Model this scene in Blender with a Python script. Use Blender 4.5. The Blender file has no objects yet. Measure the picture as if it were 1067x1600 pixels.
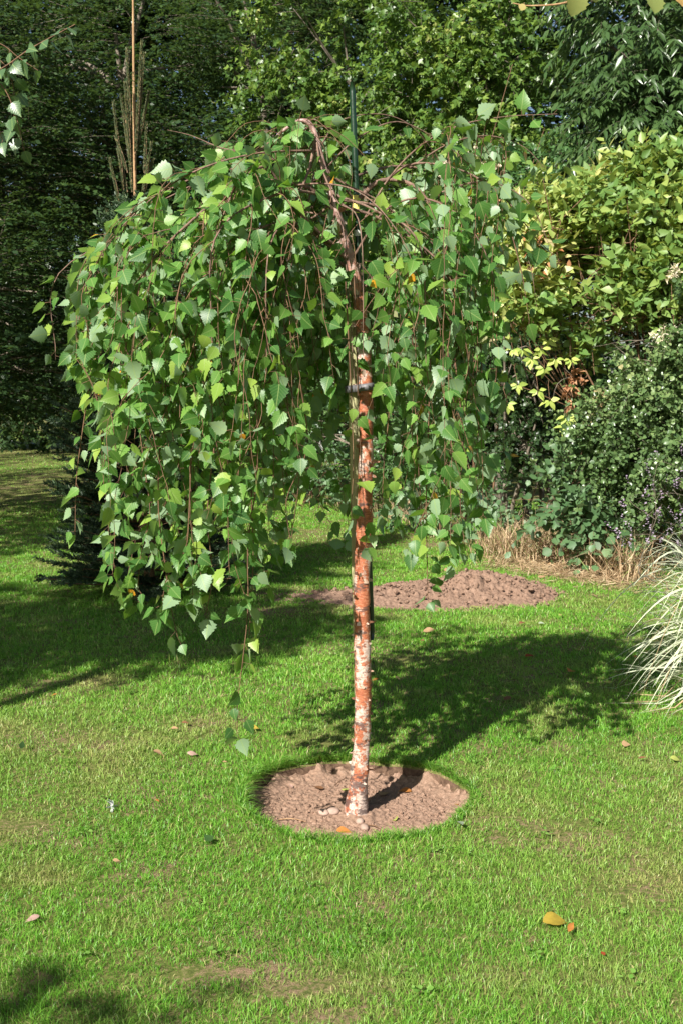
import bpy, math
import numpy as np
from mathutils import Vector, Matrix

# ---------------------------------------------------------------- camera, light, exposure
S = bpy.context.scene
COL = S.collection
PITCH = math.radians(5.9)
CAMH = 1.6
F = 1794.0            # focal length in photo pixels (photo is 1067 x 1600)

cam = bpy.data.cameras.new("camera")
cam.sensor_fit = 'VERTICAL'
cam.sensor_height = 36.0
cam.lens = F * 36.0 / 1600.0
cam.clip_start = 0.05
cam.clip_end = 600
cam.dof.use_dof = True
cam.dof.focus_distance = 4.6
cam.dof.aperture_fstop = 11.0
co = bpy.data.objects.new("camera", cam)
COL.objects.link(co)
co.location = (0, 0, CAMH)
co.rotation_euler = (math.pi / 2 - PITCH, 0, 0)
S.camera = co

SUN_EL = math.radians(36)
SUN_AZ = math.radians(31)     # shadows run this far from +Y towards +X
w = bpy.data.worlds.new("World")
S.world = w
w.use_nodes = True
nt = w.node_tree
bg = nt.nodes["Background"]
sky = nt.nodes.new("ShaderNodeTexSky")
sky.sky_type = 'NISHITA'
sky.sun_disc = False
sky.sun_elevation = SUN_EL
sky.sun_rotation = math.pi + SUN_AZ
sky.air_density = 1.0
sky.dust_density = 1.5
nt.links.new(sky.outputs[0], bg.inputs[0])
bg.inputs[1].default_value = 0.05

sl = bpy.data.lights.new("sun", 'SUN')
sl.energy = 5.0
sl.angle = math.radians(0.5)
sl.color = (1.0, 0.955, 0.88)
so = bpy.data.objects.new("sun", sl)
COL.objects.link(so)
sd = Vector((math.sin(SUN_AZ) * math.cos(SUN_EL), math.cos(SUN_AZ) * math.cos(SUN_EL), -math.sin(SUN_EL)))
so.rotation_euler = sd.to_track_quat('-Z', 'Y').to_euler()
so.location = (-6, -8, 12)
S.view_settings.view_transform = 'Standard'
S.view_settings.look = 'None'
S.view_settings.gamma = 1
S.view_settings.exposure = 1.05
S.cycles.max_bounces = 6
S.cycles.diffuse_bounces = 3
S.cycles.transmission_bounces = 4
S.cycles.transparent_max_bounces = 4
S.cycles.sample_clamp_indirect = 6

RNG = np.random.default_rng(7)
CP, SP = math.cos(PITCH), math.sin(PITCH)


def at(px, py, Y):
    """photo pixel -> world point on the plane y = Y"""
    a = (px - 533.5) / F
    b = (800 - py) / F
    dy = CP + b * SP
    dz = -SP + b * CP
    k = Y / dy
    return np.array([a * k, Y, CAMH + dz * k])


def gnd(px, py, z=0.0):
    a = (px - 533.5) / F
    b = (800 - py) / F
    dy = CP + b * SP
    dz = -SP + b * CP
    k = (z - CAMH) / dz
    return np.array([a * k, dy * k, z])


def nrm(v):
    return v / np.maximum(np.linalg.norm(v, axis=-1, keepdims=True), 1e-9)


# smooth value noise in numpy (2-D)
_tab = np.random.default_rng(3).random((256, 256))


def vnoise(x, y):
    xi = np.floor(x).astype(int); yi = np.floor(y).astype(int)
    fx = x - xi; fy = y - yi
    fx = fx * fx * (3 - 2 * fx); fy = fy * fy * (3 - 2 * fy)
    g = lambda i, j: _tab[i & 255, j & 255]
    return (g(xi, yi) * (1 - fx) * (1 - fy) + g(xi + 1, yi) * fx * (1 - fy)
            + g(xi, yi + 1) * (1 - fx) * fy + g(xi + 1, yi + 1) * fx * fy)


def fbm(x, y, o=4):
    s = 0; a = 0.5; t = 0
    for k in range(o):
        s = s + a * vnoise(x * 2 ** k + 17.3 * k, y * 2 ** k + 5.1 * k); t += a; a *= 0.5
    return s / t


# ---------------------------------------------------------------- object helpers
def tag(o, label=None, cat=None, group=None, kind=None):
    if label: o["label"] = label
    if cat: o["category"] = cat
    if group: o["group"] = group
    if kind: o["kind"] = kind
    return o


def empty(name, loc, label, cat, group=None):
    o = bpy.data.objects.new(name, None)
    o.empty_display_size = 0.1
    COL.objects.link(o)
    o.location = [float(v) for v in loc]
    return tag(o, label, cat, group)


def link_mesh(name, me, mat, parent=None):
    o = bpy.data.objects.new(name, me)
    COL.objects.link(o)
    if mat is not None:
        me.materials.append(mat)
    if parent is not None:
        o.parent = parent
        me.transform(Matrix.Translation(-Vector(parent.location)))
    return o


def np_mesh(name, V, faces, attrs=None, smooth=True, uv=None):
    """faces: list of (n,k) int arrays; attrs: dict name -> per-vertex float array"""
    me = bpy.data.meshes.new(name)
    V = np.asarray(V, dtype=np.float32)
    me.vertices.add(len(V))
    me.vertices.foreach_set("co", V.ravel())
    loops = []; starts = []; tot = 0
    for f in faces:
        f = np.asarray(f, dtype=np.int32)
        if f.size == 0: continue
        loops.append(f.ravel())
        starts.append(tot + np.arange(len(f), dtype=np.int32) * f.shape[1])
        tot += f.size
    L = np.concatenate(loops); St = np.concatenate(starts)
    me.loops.add(len(L))
    me.loops.foreach_set("vertex_index", L)
    me.polygons.add(len(St))
    me.polygons.foreach_set("loop_start", St)
    me.update(calc_edges=True)
    me.polygons.foreach_set("use_smooth", np.full(len(St), smooth, dtype=bool))
    if attrs:
        for k, a in attrs.items():
            at_ = me.attributes.new(k, 'FLOAT', 'POINT')
            at_.data.foreach_set("value", np.asarray(a, dtype=np.float32))
    if uv is not None:
        u = me.uv_layers.new(name="UVMap")
        u.data.foreach_set("uv", np.asarray(uv, dtype=np.float32)[L].ravel())
    return me


def leaf_template(n, width, serr=0.0, base=0.42, tip=1.0, px=1.0):
    """midrib/left/right stations; returns V(m,3) with x width, y length, faces, per-vertex |x| fold weight"""
    V = []; F4 = []
    ys = np.linspace(0, 1, n)
    for i, y in enumerate(ys):
        if y < base:
            wd = math.sin(y / base * math.pi / 2) ** 0.75
        else:
            q = (y - base) / (1 - base)
            wd = (1 - q) ** px * (1 + 0.9 * q * (1 - q))
        wd *= width * 0.5
        if serr and 0 < i < n - 1:
            wd *= 1 + (serr if i % 2 else -serr)
        wd = max(wd, 0.004)
        yy = y + (-0.02 if (serr and i % 2) else 0)
        V += [(0, y, 0), (-wd, yy, 0), (wd, yy, 0)]
    for i in range(n - 1):
        a = 3 * i; b = 3 * (i + 1)
        F4 += [(a, b, b + 1, a + 1), (a, a + 2, b + 2, b)]
    return np.array(V, float), np.array(F4, int)


T_BIRCH = leaf_template(14, 0.78, 0.12, 0.30, px=1.15)
T_FALL = leaf_template(11, 0.52, 0.03, 0.42)
T_OVATE = leaf_template(4, 0.55, 0, 0.4)
T_ROUND = leaf_template(4, 0.85, 0, 0.5, px=0.6)
T_LANCE = leaf_template(4, 0.28, 0, 0.4)
T_DIAM = (np.array([(0, 0, 0), (-0.30, 0.45, 0), (0, 1, 0), (0.30, 0.45, 0)], float), np.array([(0, 3, 2, 1)]))
# maple-like: three-lobed fan
T_LOBE = (np.array([(0, 0, 0), (-.25, .12, 0), (-.52, .42, 0), (-.2, .5, 0), (-.16, .72, 0), (0, 1, 0), (.16, .72, 0), (.2, .5, 0), (.52, .42, 0), (.25, .12, 0), (0, .5, 0)], float),
          np.array([(0, 10, 1, 1), (1, 10, 3, 2), (10, 5, 4, 3), (10, 7, 6, 5), (9, 8, 7, 10), (0, 9, 10, 10)]))


def clean_faces(F4):
    quads = [f for f in F4 if len(set(f)) == 4]
    tris = [tuple(dict.fromkeys(f)) for f in F4 if len(set(f)) == 3]
    return [np.array(x, int) for x in (quads, tris) if len(x)]


def leaves_mesh(name, tmpl, P, D, N, size, rnd, fold=0.25, curl=0.2, rng=RNG, extra=None, twist=0.0, uv=False):
    """P pos, D length direction, N normal (any, gets orthogonalised)"""
    T, F4 = tmpl
    fl = clean_faces([tuple(f) for f in F4])
    n = len(P); m = len(T)
    D = nrm(D)
    X = nrm(np.cross(D, N))
    N = np.cross(X, D)
    size = np.broadcast_to(np.asarray(size, float), (n,))
    fo = fold * (0.3 + 1.4 * rng.random(n)) * np.where(rng.random(n) < .85, 1, -0.4)
    cu = curl * (rng.random(n) * 2 - 0.5)
    tw = twist * rng.normal(0, 1, n)
    tx, ty, tz = T[:, 0], T[:, 1], T[:, 2]
    z = tz[None] + fo[:, None] * np.abs(tx)[None] - cu[:, None] * (ty ** 2)[None] + tw[:, None] * (tx * ty)[None]
    y = np.broadcast_to(ty[None], (n, m)); x = np.broadcast_to(tx[None], (n, m))
    asp = (0.85 + 0.3 * rng.random(n))[:, None]
    V = P[:, None] + size[:, None, None] * ((x * asp)[..., None] * X[:, None] + y[..., None] * D[:, None] + z[..., None] * N[:, None])
    off = (np.arange(n) * m)[:, None, None]
    faces = [(f[None] + off).reshape(-1, f.shape[1]) for f in fl]
    at_ = {"rnd": np.repeat(rnd, m)}
    if extra:
        for k, a in extra.items(): at_[k] = np.repeat(a, m)
    u = None
    if uv:
        u = np.stack([np.tile(tx, n), np.tile(ty, n)], 1)
    return np_mesh(name, V.reshape(-1, 3), faces, at_, True, u)


def tubes(P, R, sides=5):
    """P (M,K,3), R (M,K) -> V, [quads]"""
    M, K, _ = P.shape
    Tn = nrm(np.gradient(P, axis=1))
    ref = np.where(np.abs(Tn[..., 2:3]) > 0.9, np.array([1., 0, 0]), np.array([0, 0, 1.]))
    ref = np.broadcast_to(ref[:, K // 2:K // 2 + 1], Tn.shape)
    A = nrm(np.cross(Tn, ref)); B = np.cross(Tn, A)
    an = np.arange(sides) / sides * 2 * math.pi
    V = P[:, :, None] + R[:, :, None, None] * (np.cos(an)[None, None, :, None] * A[:, :, None] + np.sin(an)[None, None, :, None] * B[:, :, None])
    idx = np.arange(M * K * sides).reshape(M, K, sides)
    a = idx[:, :-1]; b = idx[:, 1:]
    q = np.stack([a, np.roll(a, -1, 2), np.roll(b, -1, 2), b], -1).reshape(-1, 4)
    return V.reshape(-1, 3), q


def merge(parts):
    Vs = []; Qs = []; o = 0
    for V, q in parts:
        Vs.append(V); Qs.append(q + o); o += len(V)
    return np.concatenate(Vs), np.concatenate(Qs)


def spline(pts, n):
    """Catmull-Rom resample"""
    p = np.array(pts, float)
    p = np.vstack([2 * p[0] - p[1], p, 2 * p[-1] - p[-2]])
    seg = len(p) - 3
    out = []
    for t in np.linspace(0, seg - 1e-6, n):
        i = int(t); f = t - i
        a, b, c, d = p[i], p[i + 1], p[i + 2], p[i + 3]
        out.append(0.5 * ((2 * b) + (-a + c) * f + (2 * a - 5 * b + 4 * c - d) * f ** 2 + (-a + 3 * b - 3 * c + d) * f ** 3))
    return np.array(out)


def tube_path(pts, radii, n=24, sides=8, wob=0.0):
    P = spline(pts, n)
    R = np.interp(np.linspace(0, 1, n), np.linspace(0, 1, len(radii)), radii)
    if wob:
        R = R * (1 + wob * RNG.normal(0, 1, n))
    return tubes(P[None], R[None], sides)


# ---------------------------------------------------------------- materials
def newmat(name):
    m = bpy.data.materials.new(name)
    m.use_nodes = True
    t = m.node_tree
    b = t.nodes["Principled BSDF"]
    return m, t, b


def N_(t, typ, **kw):
    n = t.nodes.new(typ)
    for k, v in kw.items():
        setattr(n, k, v)
    return n


def ramp(t, stops, fac=None, interp='LINEAR'):
    r = N_(t, "ShaderNodeValToRGB")
    r.color_ramp.interpolation = interp
    els = r.color_ramp.elements
    while len(els) < len(stops): els.new(0.5)
    for e, (p, c) in zip(els, stops):
        e.position = p
        e.color = (*c, 1) if len(c) == 3 else c
    if fac is not None: t.links.new(fac, r.inputs[0])
    return r


def mixc(t, fac, a, b, mode='MIX'):
    m = N_(t, "ShaderNodeMix", data_type='RGBA', blend_type=mode)
    for s, v in ((0, fac), (6, a), (7, b)):
        if isinstance(v, (int, float)): m.inputs[s].default_value = v
        elif isinstance(v, tuple): m.inputs[s].default_value = (*v, 1)
        else: t.links.new(v, m.inputs[s])
    return m.outputs[2]


def math_(t, op, a, b=None):
    m = N_(t, "ShaderNodeMath", operation=op)
    for i, v in enumerate((a, b)):
        if v is None: continue
        if isinstance(v, (int, float)): m.inputs[i].default_value = v
        else: t.links.new(v, m.inputs[i])
    return m.outputs[0]


def noise(t, scale, detail=4, rough=0.55, vec=None, stretch=None, rot=None):
    n = N_(t, "ShaderNodeTexNoise")
    n.inputs["Scale"].default_value = scale
    n.inputs["Detail"].default_value = detail
    n.inputs["Roughness"].default_value = rough
    if vec is None:
        vec = N_(t, "ShaderNodeTexCoord").outputs["Object"]
    if stretch:
        mp = N_(t, "ShaderNodeMapping")
        mp.inputs["Scale"].default_value = stretch
        t.links.new(vec, mp.inputs[0]); vec = mp.outputs[0]
    t.links.new(vec, n.inputs["Vector"])
    return n.outputs[0]


def leaf_mat(name, stops, trans=0.35, tcol=(0.25, 0.42, 0.04), rough=0.42, spec=0.5, under=None, veins=False, varn=0.0):
    m, t, b = newmat(name)
    a = N_(t, "ShaderNodeAttribute", attribute_name="rnd")
    r = ramp(t, stops, a.outputs["Fac"])
    c = r.outputs[0]
    if under is not None:
        g = N_(t, "ShaderNodeNewGeometry")
        c = mixc(t, math_(t, 'MULTIPLY', g.outputs["Backfacing"], 0.75), c, under)
    if veins:
        uv = N_(t, "ShaderNodeUVMap")
        sp = N_(t, "ShaderNodeSeparateXYZ"); t.links.new(uv.outputs[0], sp.inputs[0])
        ax = math_(t, 'ABSOLUTE', sp.outputs[0])
        ph = math_(t, 'SUBTRACT', math_(t, 'MULTIPLY', sp.outputs[1], 44.0), math_(t, 'MULTIPLY', ax, 46.0))
        si = math_(t, 'POWER', math_(t, 'ADD', math_(t, 'MULTIPLY', math_(t, 'SINE', ph), 0.5), 0.5), 4.0)
        mid = math_(t, 'LESS_THAN', ax, 0.018)
        v = math_(t, 'MAXIMUM', math_(t, 'MULTIPLY', si, 0.16), math_(t, 'MULTIPLY', mid, 0.6))
        c = mixc(t, v, c, (0.30, 0.40, 0.13))
        bp = N_(t, "ShaderNodeBump"); bp.inputs["Strength"].default_value = 0.35; bp.inputs["Distance"].default_value = 0.002
        bp.inputs['Distance'].default_value = .0004; t.links.new(math_(t, 'SUBTRACT', 1.0, si), bp.inputs["Height"]); t.links.new(bp.outputs[0], b.inputs["Normal"])
    if varn:
        c = mixc(t, math_(t, 'MULTIPLY', noise(t, varn), 0.6), c, (0.02, 0.03, 0.01))
    t.links.new(c, b.inputs["Base Color"])
    b.inputs["Roughness"].default_value = rough
    b.inputs["Specular IOR Level"].default_value = spec
    tr = N_(t, "ShaderNodeBsdfTranslucent")
    tc = mixc(t, 0.65, c, tcol)
    t.links.new(tc, tr.inputs[0])
    mx = N_(t, "ShaderNodeMixShader"); mx.inputs[0].default_value = trans
    t.links.new(b.outputs[0], mx.inputs[1]); t.links.new(tr.outputs[0], mx.inputs[2])
    t.links.new(mx.outputs[0], t.nodes["Material Output"].inputs[0])
    return m


M = {}
M['birch_leaf'] = leaf_mat("birch_leaf", [(0, (0.03, 0.10, 0.022)), (0.45, (0.065, 0.175, 0.034)), (0.8, (0.13, 0.27, 0.045)), (0.975, (0.27, 0.38, 0.06)), (0.98, (0.75, 0.38, 0.02)), (1, (0.60, 0.22, 0.02))],
                           trans=0.36, tcol=(0.30, 0.55, 0.03), rough=0.42, spec=0.45, under=(0.27, 0.38, 0.24), veins=True)
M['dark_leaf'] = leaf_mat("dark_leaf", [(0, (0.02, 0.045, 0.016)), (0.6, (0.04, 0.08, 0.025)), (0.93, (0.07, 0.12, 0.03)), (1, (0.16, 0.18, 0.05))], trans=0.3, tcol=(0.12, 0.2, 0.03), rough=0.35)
M['maple_leaf'] = leaf_mat("maple_leaf", [(0, (0.035, 0.085, 0.018)), (0.5, (0.09, 0.17, 0.03)), (0.85, (0.19, 0.28, 0.05)), (1, (0.42, 0.42, 0.14))], trans=0.33, tcol=(0.25, 0.38, 0.04), rough=0.4)
M['ash_leaf'] = leaf_mat("ash_leaf", [(0, (0.035, 0.075, 0.022)), (0.6, (0.065, 0.12, 0.035)), (1, (0.15, 0.22, 0.07))], trans=0.25, tcol=(0.15, 0.25, 0.05), rough=0.3, spec=0.6)
M['yellow_leaf'] = leaf_mat("yellow_leaf", [(0, (0.10, 0.20, 0.05)), (0.3, (0.17, 0.28, 0.065)), (0.6, (0.36, 0.42, 0.11)), (0.86, (0.62, 0.59, 0.24)), (0.91, (0.72, 0.60, 0.36)), (0.95, (0.60, 0.33, 0.18)), (1, (0.42, 0.16, 0.07))], trans=0.35, tcol=(0.5, 0.55, 0.08), rough=0.45)
M['small_leaf'] = leaf_mat("small_leaf", [(0, (0.05, 0.10, 0.035)), (0.5, (0.13, 0.21, 0.07)), (0.85, (0.28, 0.35, 0.14)), (1, (0.40, 0.24, 0.15))], trans=0.25, tcol=(0.2, 0.3, 0.05), rough=0.33, spec=0.6)
M['ivy_leaf'] = leaf_mat("ivy_leaf", [(0, (0.04, 0.10, 0.03)), (0.6, (0.08, 0.17, 0.05)), (0.9, (0.14, 0.23, 0.08)), (1, (0.30, 0.36, 0.18))], trans=0.3, tcol=(0.2, 0.35, 0.05), rough=0.38, spec=0.55)
M['bramble_leaf'] = leaf_mat("bramble_leaf", [(0, (0.06, 0.13, 0.05)), (0.7, (0.11, 0.20, 0.08)), (1, (0.20, 0.27, 0.13))], trans=0.25, tcol=(0.2, 0.3, 0.06), rough=0.5, under=(0.2, 0.26, 0.18))
M['needle'] = leaf_mat("needle", [(0, (0.022, 0.048, 0.022)), (0.6, (0.042, 0.085, 0.038)), (1, (0.10, 0.15, 0.06))], trans=0.1, tcol=(0.1, 0.18, 0.05), rough=0.5)
M['grass'] = None
M['straw'] = leaf_mat("straw", [(0, (0.30, 0.20, 0.11)), (0.5, (0.48, 0.34, 0.20)), (0.85, (0.62, 0.50, 0.32)), (0.9, (0.2, 0.28, 0.07)), (1, (0.15, 0.25, 0.05))], trans=0.25, tcol=(0.6, 0.45, 0.25), rough=0.6)
M['heather'] = leaf_mat("heather", [(0, (0.26, 0.20, 0.27)), (1, (0.45, 0.36, 0.46))], trans=0.3, tcol=(0.5, 0.4, 0.55), rough=0.7)
M['cream'] = leaf_mat("cream_blossom", [(0, (0.62, 0.52, 0.35)), (1, (0.80, 0.74, 0.60))], trans=0.3, tcol=(0.8, 0.7, 0.45), rough=0.7)
M['brownleaf'] = leaf_mat("brown_leaf", [(0, (0.30, 0.12, 0.05)), (1, (0.52, 0.30, 0.16))], trans=0.25, tcol=(0.6, 0.25, 0.1), rough=0.6)


def grass_mat():
    m, t, b = newmat("grass_blade")
    a = N_(t, "ShaderNodeAttribute", attribute_name="rnd")
    d = N_(t, "ShaderNodeAttribute", attribute_name="dry")
    r = ramp(t, [(0, (0.06, 0.20, 0.018)), (0.5, (0.136, 0.35, 0.030)), (0.88, (0.27, 0.52, 0.07)), (0.93, (0.40, 0.40, 0.12)), (1, (0.55, 0.47, 0.24))], a.outputs["Fac"])
    c = mixc(t, d.outputs["Fac"], r.outputs[0], (0.42, 0.38, 0.15))
    t.links.new(c, b.inputs["Base Color"])
    b.inputs["Roughness"].default_value = 0.42
    b.inputs["Specular IOR Level"].default_value = 0.4
    tr = N_(t, "ShaderNodeBsdfTranslucent")
    t.links.new(mixc(t, 0.5, c, (0.30, 0.50, 0.04)), tr.inputs[0])
    mx = N_(t, "ShaderNodeMixShader"); mx.inputs[0].default_value = 0.35
    t.links.new(b.outputs[0], mx.inputs[1]); t.links.new(tr.outputs[0], mx.inputs[2])
    t.links.new(mx.outputs[0], t.nodes["Material Output"].inputs[0])
    return m


M['grass'] = grass_mat()


def soil_mat(name, light=1.0, scale=1.0):
    m, t, b = newmat(name)
    n1 = noise(t, 9 * scale, 5); n2 = noise(t, 70 * scale, 6, 0.7); n3 = noise(t, 260 * scale, 3, 0.6)
    c = ramp(t, [(0.25, (0.13 * light, 0.08 * light, 0.055 * light)), (0.55, (0.30 * light, 0.195 * light, 0.14 * light)), (0.75, (0.45 * light, 0.32 * light, 0.24 * light))], n2).outputs[0]
    c = mixc(t, math_(t, 'MULTIPLY', n1, 0.5), c, (0.36 * light, 0.225 * light, 0.155 * light))
    spk = ramp(t, [(0.66, (0, 0, 0)), (0.72, (1, 1, 1))], n3).outputs[0]
    c = mixc(t, math_(t, 'MULTIPLY', spk, 0.35), c, (0.55, 0.45, 0.36))
    t.links.new(c, b.inputs["Base Color"])
    b.inputs["Roughness"].default_value = 0.95
    b.inputs["Specular IOR Level"].default_value = 0.15
    bp = N_(t, "ShaderNodeBump"); bp.inputs["Strength"].default_value = 0.9; bp.inputs["Distance"].default_value = 0.008
    t.links.new(math_(t, 'ADD', n2, math_(t, 'MULTIPLY', n3, 0.6)), bp.inputs["Height"])
    t.links.new(bp.outputs[0], b.inputs["Normal"])
    return m


M['soil'] = soil_mat("soil")
M['soil_heap'] = soil_mat("heap_soil", 0.78, .6)


def lawn_mat():
    m, t, b = newmat("lawn_ground")
    n1 = noise(t, 2.2, 5); n2 = noise(t, 45, 6, 0.7); n3 = noise(t, 300, 3, 0.7)
    g = ramp(t, [(0.3, (0.05, 0.07, 0.02)), (0.5, (0.12, 0.14, 0.035)), (0.7, (0.27, 0.23, 0.10))], n2).outputs[0]
    so_ = ramp(t, [(0.35, (0.10, 0.06, 0.035)), (0.65, (0.36, 0.25, 0.16))], n3).outputs[0]
    c = mixc(t, ramp(t, [(0.50, (0, 0, 0)), (0.60, (1, 1, 1))], math_(t, 'ADD', math_(t, 'MULTIPLY', n1, .5), math_(t, 'MULTIPLY', n2, .5))).outputs[0], g, so_)
    ge = N_(t, "ShaderNodeNewGeometry"); sp = N_(t, "ShaderNodeSeparateXYZ"); t.links.new(ge.outputs["Position"], sp.inputs[0])
    low = math_(t, 'LESS_THAN', sp.outputs[2], -0.012)
    c = mixc(t, low, c, ramp(t, [(.3, (.05, .03, .02)), (.7, (.19, .12, .08))], n2).outputs[0])
    t.links.new(c, b.inputs["Base Color"])
    b.inputs["Roughness"].default_value = 0.95
    b.inputs["Specular IOR Level"].default_value = 0.1
    bp = N_(t, "ShaderNodeBump"); bp.inputs["Strength"].default_value = 0.8; bp.inputs["Distance"].default_value = 0.01
    t.links.new(n2, bp.inputs["Height"]); t.links.new(bp.outputs[0], b.inputs["Normal"])
    return m


M['lawn'] = lawn_mat()


def bark_mat(name, c1, c2, scale=30, stretch=(1, 1, 0.25)):
    m, t, b = newmat(name)
    n1 = noise(t, scale, 5, 0.65, stretch=stretch)
    t.links.new(ramp(t, [(0.35, c1), (0.65, c2)], n1).outputs[0], b.inputs["Base Color"])
    b.inputs["Roughness"].default_value = 0.8
    bp = N_(t, "ShaderNodeBump"); bp.inputs["Strength"].default_value = 0.6; bp.inputs["Distance"].default_value = 0.006
    t.links.new(n1, bp.inputs["Height"]); t.links.new(bp.outputs[0], b.inputs["Normal"])
    return m


M['bark_dark'] = bark_mat("bark_dark", (0.08, 0.065, 0.045), (0.24, 0.20, 0.15))
M['bark_grey'] = bark_mat("bark_grey", (0.06, 0.05, 0.035), (0.18, 0.15, 0.11))
M['twig'] = bark_mat("twig_brown", (0.085, 0.04, 0.022), (0.21, 0.12, 0.06), 60)
M['limb'] = bark_mat("limb_brown", (0.09, 0.05, 0.035), (0.23, 0.14, 0.10), 80)
M['sprucewood'] = bark_mat('spruce_wood', (.10, .06, .03), (.26, .17, .09), 60)
M['shoot'] = bark_mat("shoot_orange", (0.24, 0.13, 0.06), (0.44, 0.28, 0.14), 60)
M['white_bark'] = bark_mat("white_bark", (0.08, 0.07, 0.06), (0.65, 0.6, 0.52), 14, (0.6, 0.6, 2.5))


def birch_bark():
    m, t, b = newmat("birch_bark")
    tc = N_(t, "ShaderNodeTexCoord").outputs["Object"]
    sp = N_(t, "ShaderNodeSeparateXYZ"); t.links.new(tc, sp.inputs[0])
    z = sp.outputs[2]
    big = noise(t, 11, 4, 0.6, stretch=(1.6, 1.6, 0.8))
    peel = noise(t, 60, 6, 0.72, stretch=(1, 1, 1.0))
    fine = noise(t, 120, 4, 0.7, stretch=(0.5, 0.5, 1.6))
    orange = ramp(t, [(0.3, (0.17, 0.05, 0.028)), (0.5, (0.36, 0.11, 0.05)), (0.7, (0.50, 0.23, 0.13))], fine).outputs[0]
    pale = ramp(t, [(0.3, (0.26, 0.17, 0.13)), (0.62, (0.62, 0.50, 0.42))], fine).outputs[0]
    k = math_(t, 'ADD', math_(t, 'MULTIPLY', big, 0.75), math_(t, 'MULTIPLY', peel, 0.5))
    # whiter towards the foot
    foot = N_(t, "ShaderNodeMapRange"); t.links.new(z, foot.inputs[0])
    foot.inputs[1].default_value = 0.50; foot.inputs[2].default_value = 0.05; foot.inputs[3].default_value = 0; foot.inputs[4].default_value = 0.08
    k2 = math_(t, 'ADD', k, foot.outputs[0])
    f1 = ramp(t, [(0.640, (0, 0, 0)), (0.69, (1, 1, 1))], k2).outputs[0]
    c = mixc(t, f1, orange, pale)
    # black-brown scars
    sc = ramp(t, [(0.55, (0, 0, 0)), (0.62, (1, 1, 1))], math_(t, 'ADD', noise(t, 26, 5, 0.7, stretch=(0.7, 0.7, 1.7)), math_(t, 'MULTIPLY', foot.outputs[0], 1.0))).outputs[0]
    c = mixc(t, math_(t, 'MULTIPLY', sc, 0.85), c, (0.075, 0.05, 0.045))
    ln = ramp(t, [(0.63, (0, 0, 0)), (0.67, (1, 1, 1))], noise(t, 70, 3, 0.5, stretch=(0.35, 0.35, 2.4))).outputs[0]
    c = mixc(t, math_(t, 'MULTIPLY', ln, 0.75), c, (0.13, 0.06, 0.045))
    # upper stem is smooth purplish brown
    up = N_(t, "ShaderNodeMapRange"); t.links.new(z, up.inputs[0])
    up.inputs[1].default_value = 1.95; up.inputs[2].default_value = 2.25
    st = ramp(t, [(0.35, (0.17, 0.085, 0.07)), (0.6, (0.42, 0.28, 0.24))], noise(t, 60, 4, 0.6, stretch=(2, 2, 0.35))).outputs[0]
    c = mixc(t, up.outputs[0], c, st)
    t.links.new(c, b.inputs["Base Color"])
    b.inputs["Roughness"].default_value = 0.5
    b.inputs["Specular IOR Level"].default_value = 0.4
    bp = N_(t, "ShaderNodeBump"); bp.inputs["Strength"].default_value = 0.8; bp.inputs["Distance"].default_value = 0.004
    t.links.new(math_(t, 'ADD', k, math_(t, 'MULTIPLY', fine, 0.3)), bp.inputs["Height"]); t.links.new(bp.outputs[0], b.inputs["Normal"])
    return m


M['birch_bark'] = birch_bark()


def plain(name, col, rough=0.6, spec=0.4, var=0.25, scale=40, stretch=None):
    m, t, b = newmat(name)
    n = noise(t, scale, 5, 0.6, stretch=stretch)
    lo = tuple(c * (1 - var) for c in col); hi = tuple(min(1, c * (1 + var)) for c in col)
    t.links.new(ramp(t, [(0.3, lo), (0.7, hi)], n).outputs[0], b.inputs["Base Color"])
    b.inputs["Roughness"].default_value = rough
    b.inputs["Specular IOR Level"].default_value = spec
    bp = N_(t, "ShaderNodeBump"); bp.inputs["Strength"].default_value = 0.3; bp.inputs["Distance"].default_value = 0.002
    t.links.new(n, bp.inputs["Height"]); t.links.new(bp.outputs[0], b.inputs["Normal"])
    return m


# ---------------------------------------------------------------- ground
BED = np.array([0.056, 4.44]); BR = 0.452


def bed_r(th):
    return BR * (1 + 0.024 * np.sin(3 * th + 0.7) + 0.018 * np.sin(7 * th + 2) + 0.06 * (fbm(np.cos(th) * 7 + 50, np.sin(th) * 7 + 50, 4) - .5))


def soil_z(x, y):
    return -0.058 + 0.016 * (fbm(x * 7 + 3, y * 7 + 8) - 0.5) + 0.011 * (fbm(x * 60, y * 60) - 0.5) * 2


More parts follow.
